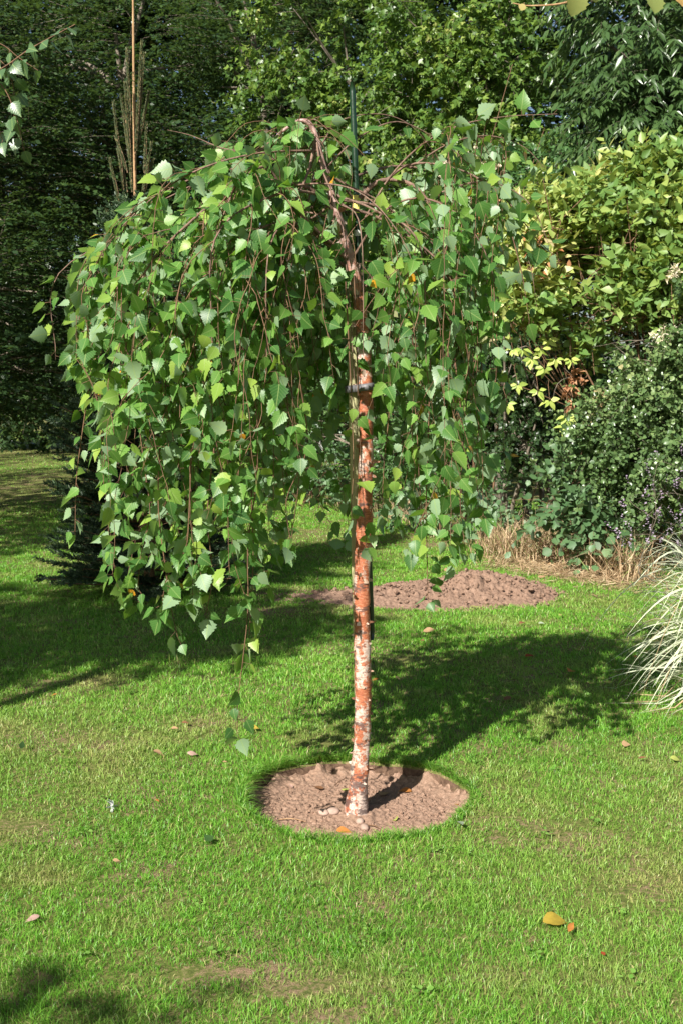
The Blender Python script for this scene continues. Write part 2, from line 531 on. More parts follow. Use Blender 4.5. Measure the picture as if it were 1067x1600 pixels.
def build_lawn():
    nt_ = 288
    th = np.arange(nt_) / nt_ * 2 * math.pi
    br = bed_r(th)
    rings = [(br - 0.012, -0.14), (br - 0.010, -0.07), (br - 0.004 + .022 * (vnoise(np.cos(th) * 14 + 90, np.sin(th) * 14 + 90) - .6), -0.035), (br - 0.001, -0.012), (br + 0.008, 0.0)]
    r = 0.03
    while r < 90:
        rings.append((br * max(0, 1 - r / 4) + (BR * min(1, r / 4)) + r, 0.0))
        r *= 1.22
    V = []
    for i, (rr, zz) in enumerate(rings):
        x = BED[0] + rr * np.cos(th); y = BED[1] + rr * np.sin(th)
        z = np.full(nt_, zz)
        if zz > -0.05: z = z + 0.012 * (fbm(x * 1.3 + 40, y * 1.3 + 40) - 0.5)
        V.append(np.stack([x, y, z], 1))
    V = np.concatenate(V)
    idx = np.arange(len(rings) * nt_).reshape(len(rings), nt_)
    a, b = idx[:-1], idx[1:]
    q = np.stack([a, b, np.roll(b, -1, 1), np.roll(a, -1, 1)], -1).reshape(-1, 4)
    o = link_mesh("lawn", np_mesh("lawn", V, [q]), M['lawn'])
    tag(o, kind="structure")
    # soil bed disc, under the cut turf edge
    n = 230
    g = np.linspace(-0.5, 0.5, n)
    X, Y = np.meshgrid(g, g)
    R = np.hypot(X, Y)
    k = np.minimum(1, 0.485 / np.maximum(R, 1e-6))
    X2 = X * k + BED[0]; Y2 = Y * k + BED[1]
    Z = soil_z(X2, Y2) + 0.040 * np.clip((R - 0.36) / 0.1, 0, 1) ** 1.5 * (.25 + vnoise(X2 * 22, Y2 * 22)) * 1.0
    Z += 0.02 * np.exp(-((X2 - 0.067) ** 2 + (Y2 - 4.40) ** 2) / 0.006)
    V = np.stack([X2, Y2, Z], -1).reshape(-1, 3)
    idx = np.arange(n * n).reshape(n, n)
    q = np.stack([idx[:-1, :-1], idx[:-1, 1:], idx[1:, 1:], idx[1:, :-1]], -1).reshape(-1, 4)
    # crumbs
    parts = [(V, q)]
    o = link_mesh("soil_bed", np_mesh("soil_bed", V, [q]), M['soil'])
    tag(o, kind="structure")


build_lawn()


def pebble_geo(c, r, rng, seg=8, flat=0.6, rough=0.12):
    th = np.linspace(0, math.pi, seg // 2 + 2)[1:-1]
    ph = np.arange(seg) / seg * 2 * math.pi
    V = [(0, 0, 1)]
    for a in th:
        for p in ph: V.append((math.sin(a) * math.cos(p), math.sin(a) * math.sin(p), math.cos(a)))
    V.append((0, 0, -1))
    V = np.array(V)
    V *= (1 + rough * rng.normal(0, 1, (len(V), 1)))
    V *= np.array([1, 0.75 + 0.3 * rng.random(), flat]) * r
    a = rng.random() * 6.28
    V = V @ np.array([[math.cos(a), -math.sin(a), 0], [math.sin(a), math.cos(a), 0], [0, 0, 1]])
    V += np.asarray(c)
    q = []; nr = len(th)
    for i in range(nr - 1):
        for j in range(seg):
            q.append((1 + i * seg + j, 1 + (i + 1) * seg + j, 1 + (i + 1) * seg + (j + 1) % seg, 1 + i * seg + (j + 1) % seg))
    tr = [(0, 1 + j, 1 + (j + 1) % seg) for j in range(seg)] + [(len(V) - 1, 1 + (nr - 1) * seg + (j + 1) % seg, 1 + (nr - 1) * seg + j) for j in range(seg)]
    return V, np.array(q), np.array(tr)


def many_pebbles(centres, radii, rng, **kw):
    Vs = []; Q = []; T = []; o = 0
    for c, r in zip(centres, radii):
        V, q, t_ = pebble_geo(c, r, rng, **kw)
        Vs.append(V); Q.append(q + o); T.append(t_ + o); o += len(V)
    return np.concatenate(Vs), np.concatenate(Q), np.concatenate(T)


# crumbs of soil over the bed
rng = np.random.default_rng(21)
n = 4200
a = rng.random(n) * 6.283; rr = np.sqrt(rng.random(n)) * (BR - 0.01)
x = BED[0] + rr * np.cos(a); y = BED[1] + rr * np.sin(a)
c = np.stack([x, y, soil_z(x, y) + 0.001], 1)
V, q, t_ = many_pebbles(c, 0.0014 + 0.0075 * rng.random(n) ** 5, rng, seg=6, flat=0.8, rough=0.2)
o = link_mesh("soil_crumbs", np_mesh("soil_crumbs", V, [q, t_], smooth=False), M['soil'])
tag(o, "loose crumbs of dry brown soil strewn over the round bed", "soil", kind="stuff")

# ---------------------------------------------------------------- soil heap beyond the tree
HC = gnd(755, 925); HC2 = gnd(640, 935)


def heap_h(x, y):
    u = (x - HC[0] - .10); v = (y - HC[1])
    h = 0.112 * np.exp(-(np.abs(u / 0.38) ** 2.4 + np.abs(v / 0.46) ** 2.4))
    u2 = x - HC[0] + 0.38; v2 = y - HC[1] + 0.12
    h = h + 0.075 * np.exp(-((u2 / 0.45) ** 2 + (v2 / 0.40) ** 2))
    u3 = x - HC2[0] + 0.15; v3 = y - HC2[1] + 0.05
    h = h + 0.050 * np.exp(-((u3 / 0.85) ** 2 + (v3 / 0.42) ** 2))
    return h


def build_heap():
    nx, ny = 420, 280
    gx = np.linspace(HC[0] - 2.3, HC[0] + 0.75, nx); gy = np.linspace(HC[1] - 0.95, HC[1] + 0.95, ny)
    X, Y = np.meshgrid(gx, gy)
    H = heap_h(X, Y)
    nz = fbm(X * 5, Y * 5) - 0.5
    nz2 = fbm(X * 16, Y * 16) - 0.5
    Z = H * (1 + 0.9 * nz + 0.55 * nz2) + 0.035 * nz2 + .02 * (fbm(X * 45, Y * 45, 2) - .5) - 0.022
    V = np.stack([X, Y, Z], -1).reshape(-1, 3)
    idx = np.arange(nx * ny).reshape(ny, nx)
    q = np.stack([idx[:-1, :-1], idx[:-1, 1:], idx[1:, 1:], idx[1:, :-1]], -1).reshape(-1, 4)
    keep = (Z.reshape(-1)[q] > -0.02).any(1)
    q = q[keep]
    e = empty("soil_heap", (HC[0], HC[1], 0), "low heap of loose reddish brown soil on the lawn before the hedge", "soil heap")
    link_mesh("heap", np_mesh("heap", V, [q]), M['soil_heap'], e)
    n = 2600
    x = HC[0] + rng.normal(-0.25, 0.5, n); y = HC[1] + rng.normal(-.05, 0.32, n)
    h = heap_h(x, y); k = h > 0.012
    x, y, h = x[k], y[k], h[k]
    c = np.stack([x, y, h * (1 + .9 * (fbm(x * 5, y * 5) - .5)) - 0.005], 1)
    V, q, t_ = many_pebbles(c, 0.003 + 0.020 * rng.random(len(c)) ** 7, rng, seg=6, flat=0.8, rough=0.2)
    tag(link_mesh("clods", np_mesh("clods", V, [q, t_], smooth=False), M['soil_heap'], e), kind="stuff")


build_heap()

# ---------------------------------------------------------------- grass
# thin places in the turf: (px, py, radius across, radius deep, strength)
THIN = [(35, 1290, .16, .10, .8), (330, 1520, .20, .06, .55), (480, 1545, .18, .06, .65), (250, 1500, .10, .05, .5), (520, 1590, .15, .05, .5), (350, 1560, .12, .04, .6),
        (850, 1300, .30, .16, .45), (960, 1400, .25, .15, .35), (720, 1280, .2, .08, .35), (500, 1160, .30, .13, .5), (640, 1030, .35, .18, .45),
        (150, 1070, .3, .2, .45), (60, 1150, .3, .2, .3), (440, 960, .45, .25, .6), (110, 880, .6, .6, .4), (60, 760, 1.6, 4.5, .85), (40, 700, 3, 12, .8), (470, 840, .5, .8, .6),
        (880, 890, .6, .5, .55), (940, 905, .5, .4, .6), (700, 850, .7, .6, .5), (890, 1010, .18, .15, .45), (960, 1070, .2, .15, .4), (800, 1180, .2, .1, .3),
        (500, 930, .5, .3, .5), (560, 870, .6, .5, .4)]
TH = [(gnd(a, b), c, d, e) for a, b, c, d, e in THIN]


def thin(x, y):
    s = np.zeros_like(x)
    for g, rx, ry, k in TH:
        s = np.maximum(s, k * np.exp(-(((x - g[0]) / rx) ** 2 + ((y - g[1]) / ry) ** 2)))
    return s


def blades(name, P, H, W, rnd, dry, parent=None, mat=None, rng=RNG, lean=0.45, lay=None):
    n = len(P)
    a = rng.random(n) * 2 * math.pi
    ld = np.stack([np.cos(a), np.sin(a), np.zeros(n)], 1)
    le = np.abs(rng.normal(0, lean * 1.25, n)) + 0.08
    if lay is not None:
        ld = nrm(ld + lay); le = le + 0.35 * np.linalg.norm(lay, axis=1)
    fa = rng.random(n) * 2 * math.pi
    sx = np.stack([np.cos(fa), np.sin(fa), np.zeros(n)], 1) * (W * 0.5)[:, None]
    up = np.array([0, 0, 1.0])
    p0 = P
    p1 = P + ld * (le * 0.35 * H)[:, None] + up * (0.55 * H)[:, None]
    p2 = P + ld * (le * 1.1 * H)[:, None] + up * (np.clip(1 - 0.35 * le, .15, 1) * H)[:, None]
    V = np.stack([p0 - sx, p0 + sx, p1 - sx * .8, p1 + sx * .8, p2], 1)
    off = (np.arange(n) * 5)[:, None, None]
    q = (np.array([[0, 1, 3, 2]])[None] + off).reshape(-1, 4)
    t_ = (np.array([[2, 3, 4]])[None] + off).reshape(-1, 3)
    me = np_mesh(name, V.reshape(-1, 3), [q, t_], {"rnd": np.repeat(rnd, 5), "dry": np.repeat(dry, 5)})
    return link_mesh(name, me, mat or M['grass'], parent)


def build_grass():
    rg = np.random.default_rng(5)
    Ps = []; Hs = []; Ws = []; Ls = []; Cs = []
    Y0 = 2.2
    while Y0 < 46:
        Y1 = Y0 * 1.06
        Ym = (Y0 + Y1) / 2
        hw = 0.315 * Ym + 0.75 + (0.02 * Ym)
        den = 27000 * (3.0 / max(Ym, 3.0)) ** 1.35
        if Ym > 12: den *= 0.6
        n = int(2 * hw * (Y1 - Y0) * den)
        x = (rg.random(n) * 2 - 1) * hw; y = Y0 + rg.random(n) * (Y1 - Y0)
        if Ym > 17: k_ = x < 1.0; x, y = x[k_], y[k_]
        # two thirds of the blades stand in small tufts
        m = len(x); nt2 = max(1, m // 11)
        tx = (rg.random(nt2) * 2 - 1) * hw; ty = Y0 + rg.random(nt2) * (Y1 - Y0)
        if Ym > 17: tx = tx - hw
        kk = rg.integers(0, nt2, m); isT = rg.random(m) < .66
        rs = .011 * (Ym / 3) ** .6
        ox = rg.normal(0, rs, m); oy = rg.normal(0, rs, m)
        x = np.where(isT, tx[kk] + ox, x); y = np.where(isT, ty[kk] + oy, y)
        Ls.append(np.stack([ox * isT / rs * .45, oy * isT / rs * .45, 0 * ox], 1))
        Cs.append(np.where(isT, rg.random(nt2)[kk], rg.random(m)))
        Ps.append(np.stack([x, y], 1))
        sc = (max(Ym, 3) / 3.0)
        Hs.append(np.full(m, 0.025 * (1 + 0.08 * min(sc, 5)))); Ws.append(np.full(m, 0.0021 * sc ** 0.82))
        Y0 = Y1
    P = np.concatenate(Ps); H = np.concatenate(Hs); W = np.concatenate(Ws)
    x, y = P[:, 0], P[:, 1]
    th_ = np.arctan2(y - BED[1], x - BED[0]); R = np.hypot(x - BED[0], y - BED[1])
    out = R > bed_r(th_) + 0.004
    tuft = None
    t_ = thin(x, y)
    cl = fbm(x * 2.2 + 9, y * 2.2)               # clumps
    f2 = fbm(x * 14, y * 14)
    spk = np.clip((fbm(x * 26 + 11, y * 26 + 5, 3) - .42) * 6, 0, 1)
    keepp = 1 - np.clip(t_ * 1.5 * (.25 + spk), 0, 0.93) - np.clip((0.42 - f2) * 1.6, 0, 0.5)
    heap = heap_h(x, y) * (1 + .9 * (fbm(x * 5, y * 5) - .5)) > 0.026
    k = out & (rg.random(len(x)) < keepp) & ~heap
    LA = np.concatenate(Ls)[k]; CA = np.concatenate(Cs)[k]
    x, y, H, W, t_, cl, f2, R = x[k], y[k], H[k], W[k], t_[k], cl[k], f2[k], R[k]
    n = len(x)
    H = H * (0.45 + 0.75 * rg.random(n) ** 0.8) * (0.65 + 0.7 * cl) * (1 - 0.5 * t_) * (0.75 + 0.5 * f2)
    tall = rg.random(n) < 0.02
    H = np.where(tall, H * 1.6, H)
    dry = np.clip(t_ * 0.95 + (fbm(x * 3 + 70, y * 3) - 0.56) * 2.2, 0, 0.9) * (0.4 + 0.8 * rg.random(n))
    dry = dry + (0.24 * np.exp(-((x - 1.1) / .8) ** 2 - ((y - 3.9) / .8) ** 2) + .25 * np.exp(-((x + 1.5) / .8) ** 2 - ((y - 5.2) / .8) ** 2)) * (.4 + 1.2 * fbm(x * 6, y * 6 + 9))
    dry = np.clip(dry, 0, 0.95)
    H = H * (.85 + .3 * CA)
    rnd = np.clip(rg.random(n) * 0.62 + CA * .25 + 0.4 * (fbm(x * 1.2, y * 1.2 + 30) - 0.4) + 0.15 * (f2 - .5), 0, 1)
    rnd = np.where(rg.random(n) < 0.06, 0.9 + 0.1 * rg.random(n), np.minimum(rnd, 0.9))
    z = 0.012 * (fbm(x * 1.3 + 40, y * 1.3 + 40) - 0.5) - 0.002
    P = np.stack([x, y, z], 1)
    # fringe leaning over the cut edge of the bed
    m = 6500
    a = rg.random(m) * 2 * math.pi
    rr = bed_r(a) + 0.003 + 0.03 * rg.random(m) ** 1.5
    fx = BED[0] + rr * np.cos(a); fy = BED[1] + rr * np.sin(a)
    lush = 0.5 + 0.9 * np.clip(np.sin(a - 0.9) * 0.7 + 0.3 * np.sin(3 * a), -0.4, 1)
    FP = np.stack([fx, fy, np.full(m, -0.003)], 1)
    FH = (0.038 + 0.050 * rg.random(m) ** 1.5) * (0.55 + 0.7 * lush)
    cl_ = vnoise(a * 9 + 100, a * 0 + 3) * .6 + vnoise(a * 40 + 100, a * 0 + 9) * .6
    FH = FH * (.25 + .75 * cl_)
    lay = -np.stack([np.cos(a), np.sin(a), np.zeros(m)], 1) * (0.1 + 1.5 * cl_ * rg.random(m))[:, None] + rg.normal(0, .35, (m, 3)) * [1, 1, 0]
    P = np.concatenate([P, FP]); H = np.concatenate([H, FH]); W = np.concatenate([W, np.full(m, 0.0034)])
    layA = np.concatenate([np.stack([0.25 * (fbm(x * 3, y * 3) - .5), 0.25 * (fbm(x * 3 + 50, y * 3) - .5), 0 * x], 1) * 4 + LA, lay])
    rnd = np.concatenate([rnd, rg.random(m) * 0.7]); dry = np.concatenate([dry, np.where(rg.random(m) < .15, .6, 0.05)])
    o = blades("lawn_grass", P, H, W, rnd, dry, rng=rg, lay=layA)
    tag(o, "short sunlit mown grass with thin brown patches", "grass", kind="stuff")
    print("blades", len(P))


build_grass()

# low weeds between the grass
rg = np.random.default_rng(57)
ctr = np.concatenate([[gnd(x_, y_) for x_, y_ in ((415, 1050), (745, 1345), (620, 1380), (930, 1290), (305, 1420), (120, 1500), (560, 1480), (860, 1210), (205, 1215), (660, 1560), (980, 1540), (460, 1120))],
                      np.stack([rg.uniform(-1.6, 1.6, 60), rg.uniform(2.8, 7.5, 60), np.zeros(60)], 1)])
ctr = ctr[np.hypot(ctr[:, 0] - BED[0], ctr[:, 1] - BED[1]) > .55]
k = np.repeat(np.arange(len(ctr)), 9); a = rg.random(len(k)) * 6.283
P_ = ctr[k] + np.stack([np.cos(a), np.sin(a), 0 * a], 1) * (.03 * rg.random(len(k)))[:, None]; P_[:, 2] = .012 + .014 * rg.random(len(k))
D_ = np.stack([np.cos(a), np.sin(a), rg.uniform(0, .5, len(k))], 1)
tag(link_mesh("lawn_weeds", leaves_mesh("lawn_weeds", T_ROUND, P_, D_, np.tile([0, 0, 1.], (len(k), 1)) + rg.normal(0, .25, (len(k), 3)), .009 + .010 * rg.random(len(k)), rg.random(len(k)), .2, .3, rg), leaf_mat('weed_leaf', [(0, (.10, .24, .03)), (1, (.22, .38, .08))], trans=.3, tcol=(.3, .5, .05), rough=.5)),
    "small round-leaved weeds dotted through the lawn", "weeds", kind="stuff")

# ---------------------------------------------------------------- foliage generator


def sprays(start, d, L, nl, droop, ang, hang, bias, size, rng, spiral=True, jit=0.25, base_t=0.15):
    """leaves along many twigs. start (M,3) d (M,3) L (M,) -> P,D,N,size arrays"""
    Mn = len(start)
    t = np.linspace(base_t, 1, nl)[None] + rng.normal(0, 0.02, (Mn, nl))
    Lt = L[:, None] * t
    pos = start[:, None] + d[:, None] * Lt[..., None]
    pos[..., 2] -= droop * Lt ** 2
    tan = np.repeat(d[:, None], nl, 1).copy()
    tan[..., 2] -= 2 * droop * Lt
    tan = nrm(tan)
    upv = np.array([0, 0, 1.0])
    side = nrm(np.cross(tan, upv))
    other = np.cross(side, tan)
    if spiral:
        ph = np.arange(nl)[None] * 2.4 + rng.random((Mn, 1)) * 6.28
        sd_ = side * np.cos(ph)[..., None] + other * np.sin(ph)[..., None]
    else:
        sg = np.where(np.arange(nl) % 2, 1.0, -1.0)[None, :, None]
        sd_ = side * sg
    D = tan * math.cos(ang) + sd_ * math.sin(ang) + jit * rng.normal(0, 1, pos.shape)
    D[..., 2] -= hang
    D = nrm(D)
    Nn = rng.normal(0, 1, pos.shape) * 0.6 + upv * bias
    Nn = Nn + 0.5 * np.array([-sd.x, -sd.y, -sd.z])      # leaves turn to the light
    s = size * (0.6 + 0.6 * rng.random((Mn, nl)))
    return pos.reshape(-1, 3), D.reshape(-1, 3), Nn.reshape(-1, 3), s.ravel()


def blob_points(blobs, n, rng, inner=0.45, back=0.5):
    """n points spread over the ellipsoids in proportion to their surface; returns point, outward dir"""
    wts = np.array([b[3] * b[5] + b[3] * b[4] + b[4] * b[5] for b in blobs]); wts = wts / wts.sum()
    out = []; dr = []
    for b, wt in zip(blobs, wts):
        m = int(n * wt) + 1
        u = nrm(rng.normal(0, 1, (m * 2, 3)))
        k = (u[:, 1] < 0.25) | (rng.random(len(u)) < back)
        u = u[k][:m]
        r = inner + (1 - inner) * rng.random(len(u)) ** 0.7
        # lumpy surface
        lump = 0.78 + 0.45 * vnoise(u[:, 0] * 3 + b[0] * 7 + 50, u[:, 2] * 3 + u[:, 1] * 2 + b[2] * 5 + 50)
        c = np.array(b[:3]); R = np.array(b[3:6])
        out.append(c + u * R * (r * lump)[:, None]); dr.append(u)
    return np.concatenate(out), np.concatenate(dr)


def foliage(e, name, blobs, nspray, spec, mat, seed, twigs=None, ground=0.02):
    rng = np.random.default_rng(seed)
    p, u = blob_points(blobs, nspray, rng, spec.get('inner', 0.45), spec.get('back', 0.5))
    k = p[:, 2] > ground + 0.03
    p, u = p[k], u[k]
    gp = spec.get('gap', .40)
    if len(p) > 200:
        q3 = vnoise(p[:, 0] * 1.9 + seed * 3.1, p[:, 2] * 2.3 + p[:, 1] * 1.1 + 40) * .65 + vnoise(p[:, 0] * 4.5 + 9, p[:, 2] * 5 + p[:, 1] * 3 + seed) * .35
        k = q3 > gp
        p, u = p[k], u[k]
    mode = spec['mode']
    if mode == 'flat':
        d = u.copy(); d[:, 2] *= 0.25; d = nrm(d + rng.normal(0, .35, d.shape) * np.array([1, 1, .3]))
    elif mode == 'up':
        d = nrm(u * 0.5 + np.array([0, 0, 1.0]) + rng.normal(0, .3, u.shape))
    elif mode == 'droop':
        d = nrm(u * np.array([1, 1, .3]) + rng.normal(0, .35, u.shape))
    else:
        d = nrm(u + rng.normal(0, .5, u.shape))
    L = spec['L'] * (0.5 + 0.9 * rng.random(len(p)))
    P, D, Nn, s = sprays(p, d, L, spec['nl'], spec.get('droop', 0.3), spec.get('ang', 0.9), spec.get('hang', 0.2), spec.get('bias', 0.8), spec['size'], rng,
                         spec.get('spiral', True), spec.get('jit', .25))
    k = P[:, 2] > 0.03
    P, D, Nn, s = P[k], D[k], Nn[k], s[k]
    # colour varies by clump and by leaf
    clump = .5 + (1.9 if spec['mode'] == 'up' else 1.0) * (-.5 + vnoise(P[:, 0] * 1.7 + 20, P[:, 2] * 1.7 + P[:, 1]))
    clump = np.clip(clump, 0, 1)
    rnd = np.clip(0.25 * clump + 0.75 * rng.random(len(P)) * (0.6 + 0.5 * clump), 0, 1)
    me = leaves_mesh(name, spec['tmpl'], P, D, Nn, s, rnd, spec.get('fold', .3), spec.get('curl', .2), rng)
    o = link_mesh(name, me, mat, e)
    if twigs:
        m = min(len(p), twigs)
        sel = rng.permutation(len(p))[:m]
        t = np.linspace(-0.4, 1, 5)[None, :, None]
        Q = p[sel][:, None] + d[sel][:, None] * L[sel][:, None, None] * t
        Q[..., 2] -= spec.get('droop', 0.3) * (np.maximum(t[..., 0], 0) * L[sel][:, None]) ** 2
        rad = np.linspace(1, 0.35, 5)[None] * spec.get('tr', 0.0035) * np.ones((m, 1))
        V, q = tubes(Q, rad, 3)
        return o, (V, q)
    return o, None


def limbs(base, blobs, r0, rng, stems=1, lean=0.15, sides=7, sub=3, subr=.22):
    """tapered trunk(s) and limbs reaching into every blob"""
    parts = []
    base = np.array(base, float)
    top = np.array([np.mean([b[0] for b in blobs]), np.mean([b[1] for b in blobs]), max(b[2] for b in blobs)])
    for s in range(stems):
        off = rng.normal(0, 0.12, 3) * (stems > 1); off[2] = 0
        tp = top + rng.normal(0, 0.4, 3) * (stems > 1)
        mid = base + off + (tp - base) * 0.5 + rng.normal(0, lean, 3)
        pts = [base + off + [0, 0, -0.05], base + off + (mid - base) * 0.4, mid, tp]
        parts.append(tube_path(pts, [r0 * 1.25, r0, r0 * 0.7, r0 * 0.2], 20, sides, 0.03))
        path = spline(pts, 40)
        for b in blobs:
            c = np.array(b[:3])
            for k in range(sub):
                dv = nrm(rng.normal(0, 1, 3)); dv[1] = -abs(dv[1]) if rng.random() < .6 else dv[1]
                tgt = c + dv * np.array(b[3:6]) * 0.85
                j = int(np.clip(np.argmin(np.abs(path[:, 2] - (c[2] - 0.35 * b[5]))), 3, 36))
                st = path[j]
                md = st * 0.5 + tgt * 0.5 + np.array([0, 0, 0.12]) + rng.normal(0, 0.10, 3)
                parts.append(tube_path([st, md, tgt], [r0 * subr * 1.6, r0 * subr, r0 * 0.05], 10, 5))
    return parts


def tree(name, label, cat, base, blobs, nspray, spec, leafmat, barkmat, seed, r0=0.06, stems=1, group=None, twigs=600, sub=3):
    rng = np.random.default_rng(seed + 1000)
    e = empty(name, base, label, cat, group)
    o, tw = foliage(e, "crown", blobs, nspray, spec, leafmat, seed, twigs)
    parts = limbs(base, blobs, r0, rng, stems, sub=sub)
    if tw is not None: parts.append(tw)
    V, q = merge(parts)
    link_mesh("trunk", np_mesh("trunk", V, [q]), barkmat, e)  # one mesh holds the trunk, the limbs and the loose twig tubes
    return e


def B(px, py, Y, rx, ry, rz):
    p = at(px, py, Y)
    return (p[0], p[1], p[2], rx, ry, rz)


HORN = dict(mode='flat', L=0.55, nl=13, droop=0.22, ang=0.95, hang=0.12, bias=1.3, size=0.080, tmpl=T_DIAM, spiral=False, jit=0.15, inner=0.35, tr=0.004)
MAPLE = dict(mode='ball', L=0.30, nl=10, droop=0.5, ang=1.0, hang=0.45, bias=0.6, size=0.085, tmpl=T_LOBE, inner=0.5, tr=0.004)
ASH = dict(mode='droop', L=0.34, nl=11, droop=1.1, ang=0.85, hang=0.55, bias=0.7, size=0.135, tmpl=T_LANCE, spiral=False, jit=0.12, inner=0.5, tr=0.003)
YEL = dict(mode='up', L=0.38, nl=9, droop=0.5, ang=0.95, hang=0.12, bias=0.5, size=0.115, tmpl=T_OVATE, inner=0.3, tr=0.004, jit=.2)
COT = dict(mode='ball', L=0.42, nl=18, droop=0.3, ang=1.0, hang=0.1, bias=0.5, size=0.042, tmpl=T_ROUND, inner=0.25, tr=0.003)
IVY = dict(mode='ball', L=0.32, nl=11, droop=0.5, ang=1.0, hang=0.3, bias=0.6, size=0.060, tmpl=T_LOBE, inner=0.4, tr=0.003)
BRAM = dict(mode='ball', L=0.34, nl=8, droop=0.6, ang=0.9, hang=0.1, bias=0.9, size=0.095, tmpl=T_ROUND, inner=0.3, tr=0.003)
SHADE = dict(gap=.3, mode='ball', L=0.5, nl=14, droop=0.5, ang=1.0, hang=0.3, bias=0.6, size=0.11, tmpl=T_OVATE, inner=0.2, tr=0.004, back=1.0)

# dark layered trees at the back left
G1 = "dark trees behind the lawn on the left"
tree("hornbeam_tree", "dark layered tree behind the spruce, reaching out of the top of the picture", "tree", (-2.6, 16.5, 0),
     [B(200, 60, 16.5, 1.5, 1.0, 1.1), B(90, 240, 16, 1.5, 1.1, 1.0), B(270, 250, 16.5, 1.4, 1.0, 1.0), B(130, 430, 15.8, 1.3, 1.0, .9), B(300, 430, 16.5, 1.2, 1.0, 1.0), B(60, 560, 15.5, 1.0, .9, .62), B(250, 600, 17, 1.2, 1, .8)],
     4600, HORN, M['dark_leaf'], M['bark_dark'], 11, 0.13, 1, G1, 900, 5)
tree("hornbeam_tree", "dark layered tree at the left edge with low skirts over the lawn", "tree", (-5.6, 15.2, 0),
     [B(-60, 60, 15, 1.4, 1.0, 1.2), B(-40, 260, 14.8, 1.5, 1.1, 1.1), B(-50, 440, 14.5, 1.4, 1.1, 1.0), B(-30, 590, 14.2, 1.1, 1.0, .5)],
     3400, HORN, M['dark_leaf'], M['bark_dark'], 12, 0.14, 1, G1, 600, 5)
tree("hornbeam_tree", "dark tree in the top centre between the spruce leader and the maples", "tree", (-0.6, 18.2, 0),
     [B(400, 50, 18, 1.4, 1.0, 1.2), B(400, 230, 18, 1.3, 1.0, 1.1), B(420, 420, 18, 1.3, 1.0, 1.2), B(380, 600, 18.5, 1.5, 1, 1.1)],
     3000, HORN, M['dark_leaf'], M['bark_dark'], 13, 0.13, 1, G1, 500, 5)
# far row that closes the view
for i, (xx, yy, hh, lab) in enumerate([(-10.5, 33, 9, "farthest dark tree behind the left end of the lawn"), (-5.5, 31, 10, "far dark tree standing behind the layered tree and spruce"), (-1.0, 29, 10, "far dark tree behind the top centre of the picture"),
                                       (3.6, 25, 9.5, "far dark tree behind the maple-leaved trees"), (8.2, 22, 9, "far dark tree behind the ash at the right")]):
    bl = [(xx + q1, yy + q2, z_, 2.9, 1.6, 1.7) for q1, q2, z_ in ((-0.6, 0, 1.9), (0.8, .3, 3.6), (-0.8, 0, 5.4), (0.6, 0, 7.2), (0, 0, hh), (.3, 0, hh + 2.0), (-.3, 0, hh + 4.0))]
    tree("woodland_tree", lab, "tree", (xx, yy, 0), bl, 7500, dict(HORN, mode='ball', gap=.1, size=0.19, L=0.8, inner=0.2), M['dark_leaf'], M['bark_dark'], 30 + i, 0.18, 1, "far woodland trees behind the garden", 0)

# maple-leaved trees top centre / right
G2 = "maple-leaved trees behind the birch"
tree("field_maple", "bright green maple-leaved tree in the top centre above the birch crown", "tree", (0.35, 16.0, 0),
     [B(500, 40, 15.5, 1.0, .8, .9), B(470, 170, 15.8, .85, .8, .8), B(590, 100, 15.3, .9, .8, .9), B(560, 260, 15.5, 1.0, .8, .8), B(500, 400, 16, 1.0, .8, .9), B(600, 440, 15.4, .8, .8, .8)],
     2300, MAPLE, M['maple_leaf'], M['bark_grey'], 14, 0.05, 1, G2, 500, 2)
tree("field_maple", "maple-leaved tree right of the green pole, in front of a dark hollow", "tree", (2.0, 14.6, 0),
     [B(700, 20, 14.5, .8, .7, .75), B(690, 160, 14.3, .75, .7, .75), B(780, 90, 14.4, .7, .6, .7), B(730, 290, 14.2, .85, .7, .65), B(840, 255, 14.4, .5, .5, .3)],
     1800, MAPLE, M['maple_leaf'], M['bark_grey'], 15, 0.06, 1, G2, 500, 2)
tree("elder_bush", "mid green lobed-leaved bush above the yellow-green shrub", "shrub", (2.3, 13.0, 0),
     [B(820, 330, 13, .6, .6, .5), B(740, 390, 13, .6, .6, .6), B(880, 290, 13, .45, .5, .45), B(740, 500, 13, .6, .6, .5)],
     1500, IVY, M['ivy_leaf'], M['bark_grey'], 16, 0.03, 3, None, 400)
tree("ash_tree", "tree with drooping blue-green feathered leaves at the upper right", "tree", (4.6, 12.4, 0),
     [B(1010, 60, 12, .75, .7, .7), B(1040, 190, 11.8, .75, .7, .65), B(960, 160, 12.2, .45, .5, .5), B(1060, 320, 12, .7, .6, .5), B(1130, 120, 12, .9, .8, 1.2), B(980, 290, 12.3, .35, .4, .35), B(950, 20, 12.5, .5, .5, .4)],
     1500, ASH, M['ash_leaf'], M['bark_grey'], 17, 0.10, 1, None, 500)
tree("yellow_shrub", "yellow-green leaved shrub with arching stems in full sun on the right", "shrub", (3.0, 10.9, 0),
     [B(960, 380, 10.6, .5, .45, .35), B(1060, 350, 10.8, .5, .45, .45), B(880, 370, 10.9, .42, .4, .38), B(830, 470, 10.6, .36, .35, .34), B(800, 400, 10.8, .25, .3, .25), B(900, 560, 10.7, .22, .3, .16), B(960, 470, 10.5, .55, .45, .33), B(1070, 470, 10.4, .5, .45, .4), B(880, 510, 10.6, .35, .35, .18), B(1010, 300, 10.8, .3, .3, .2)],
     1900, dict(YEL, gap=.44), M['yellow_leaf'], M['twig'], 18, 0.014, 6, None, 500, 1)
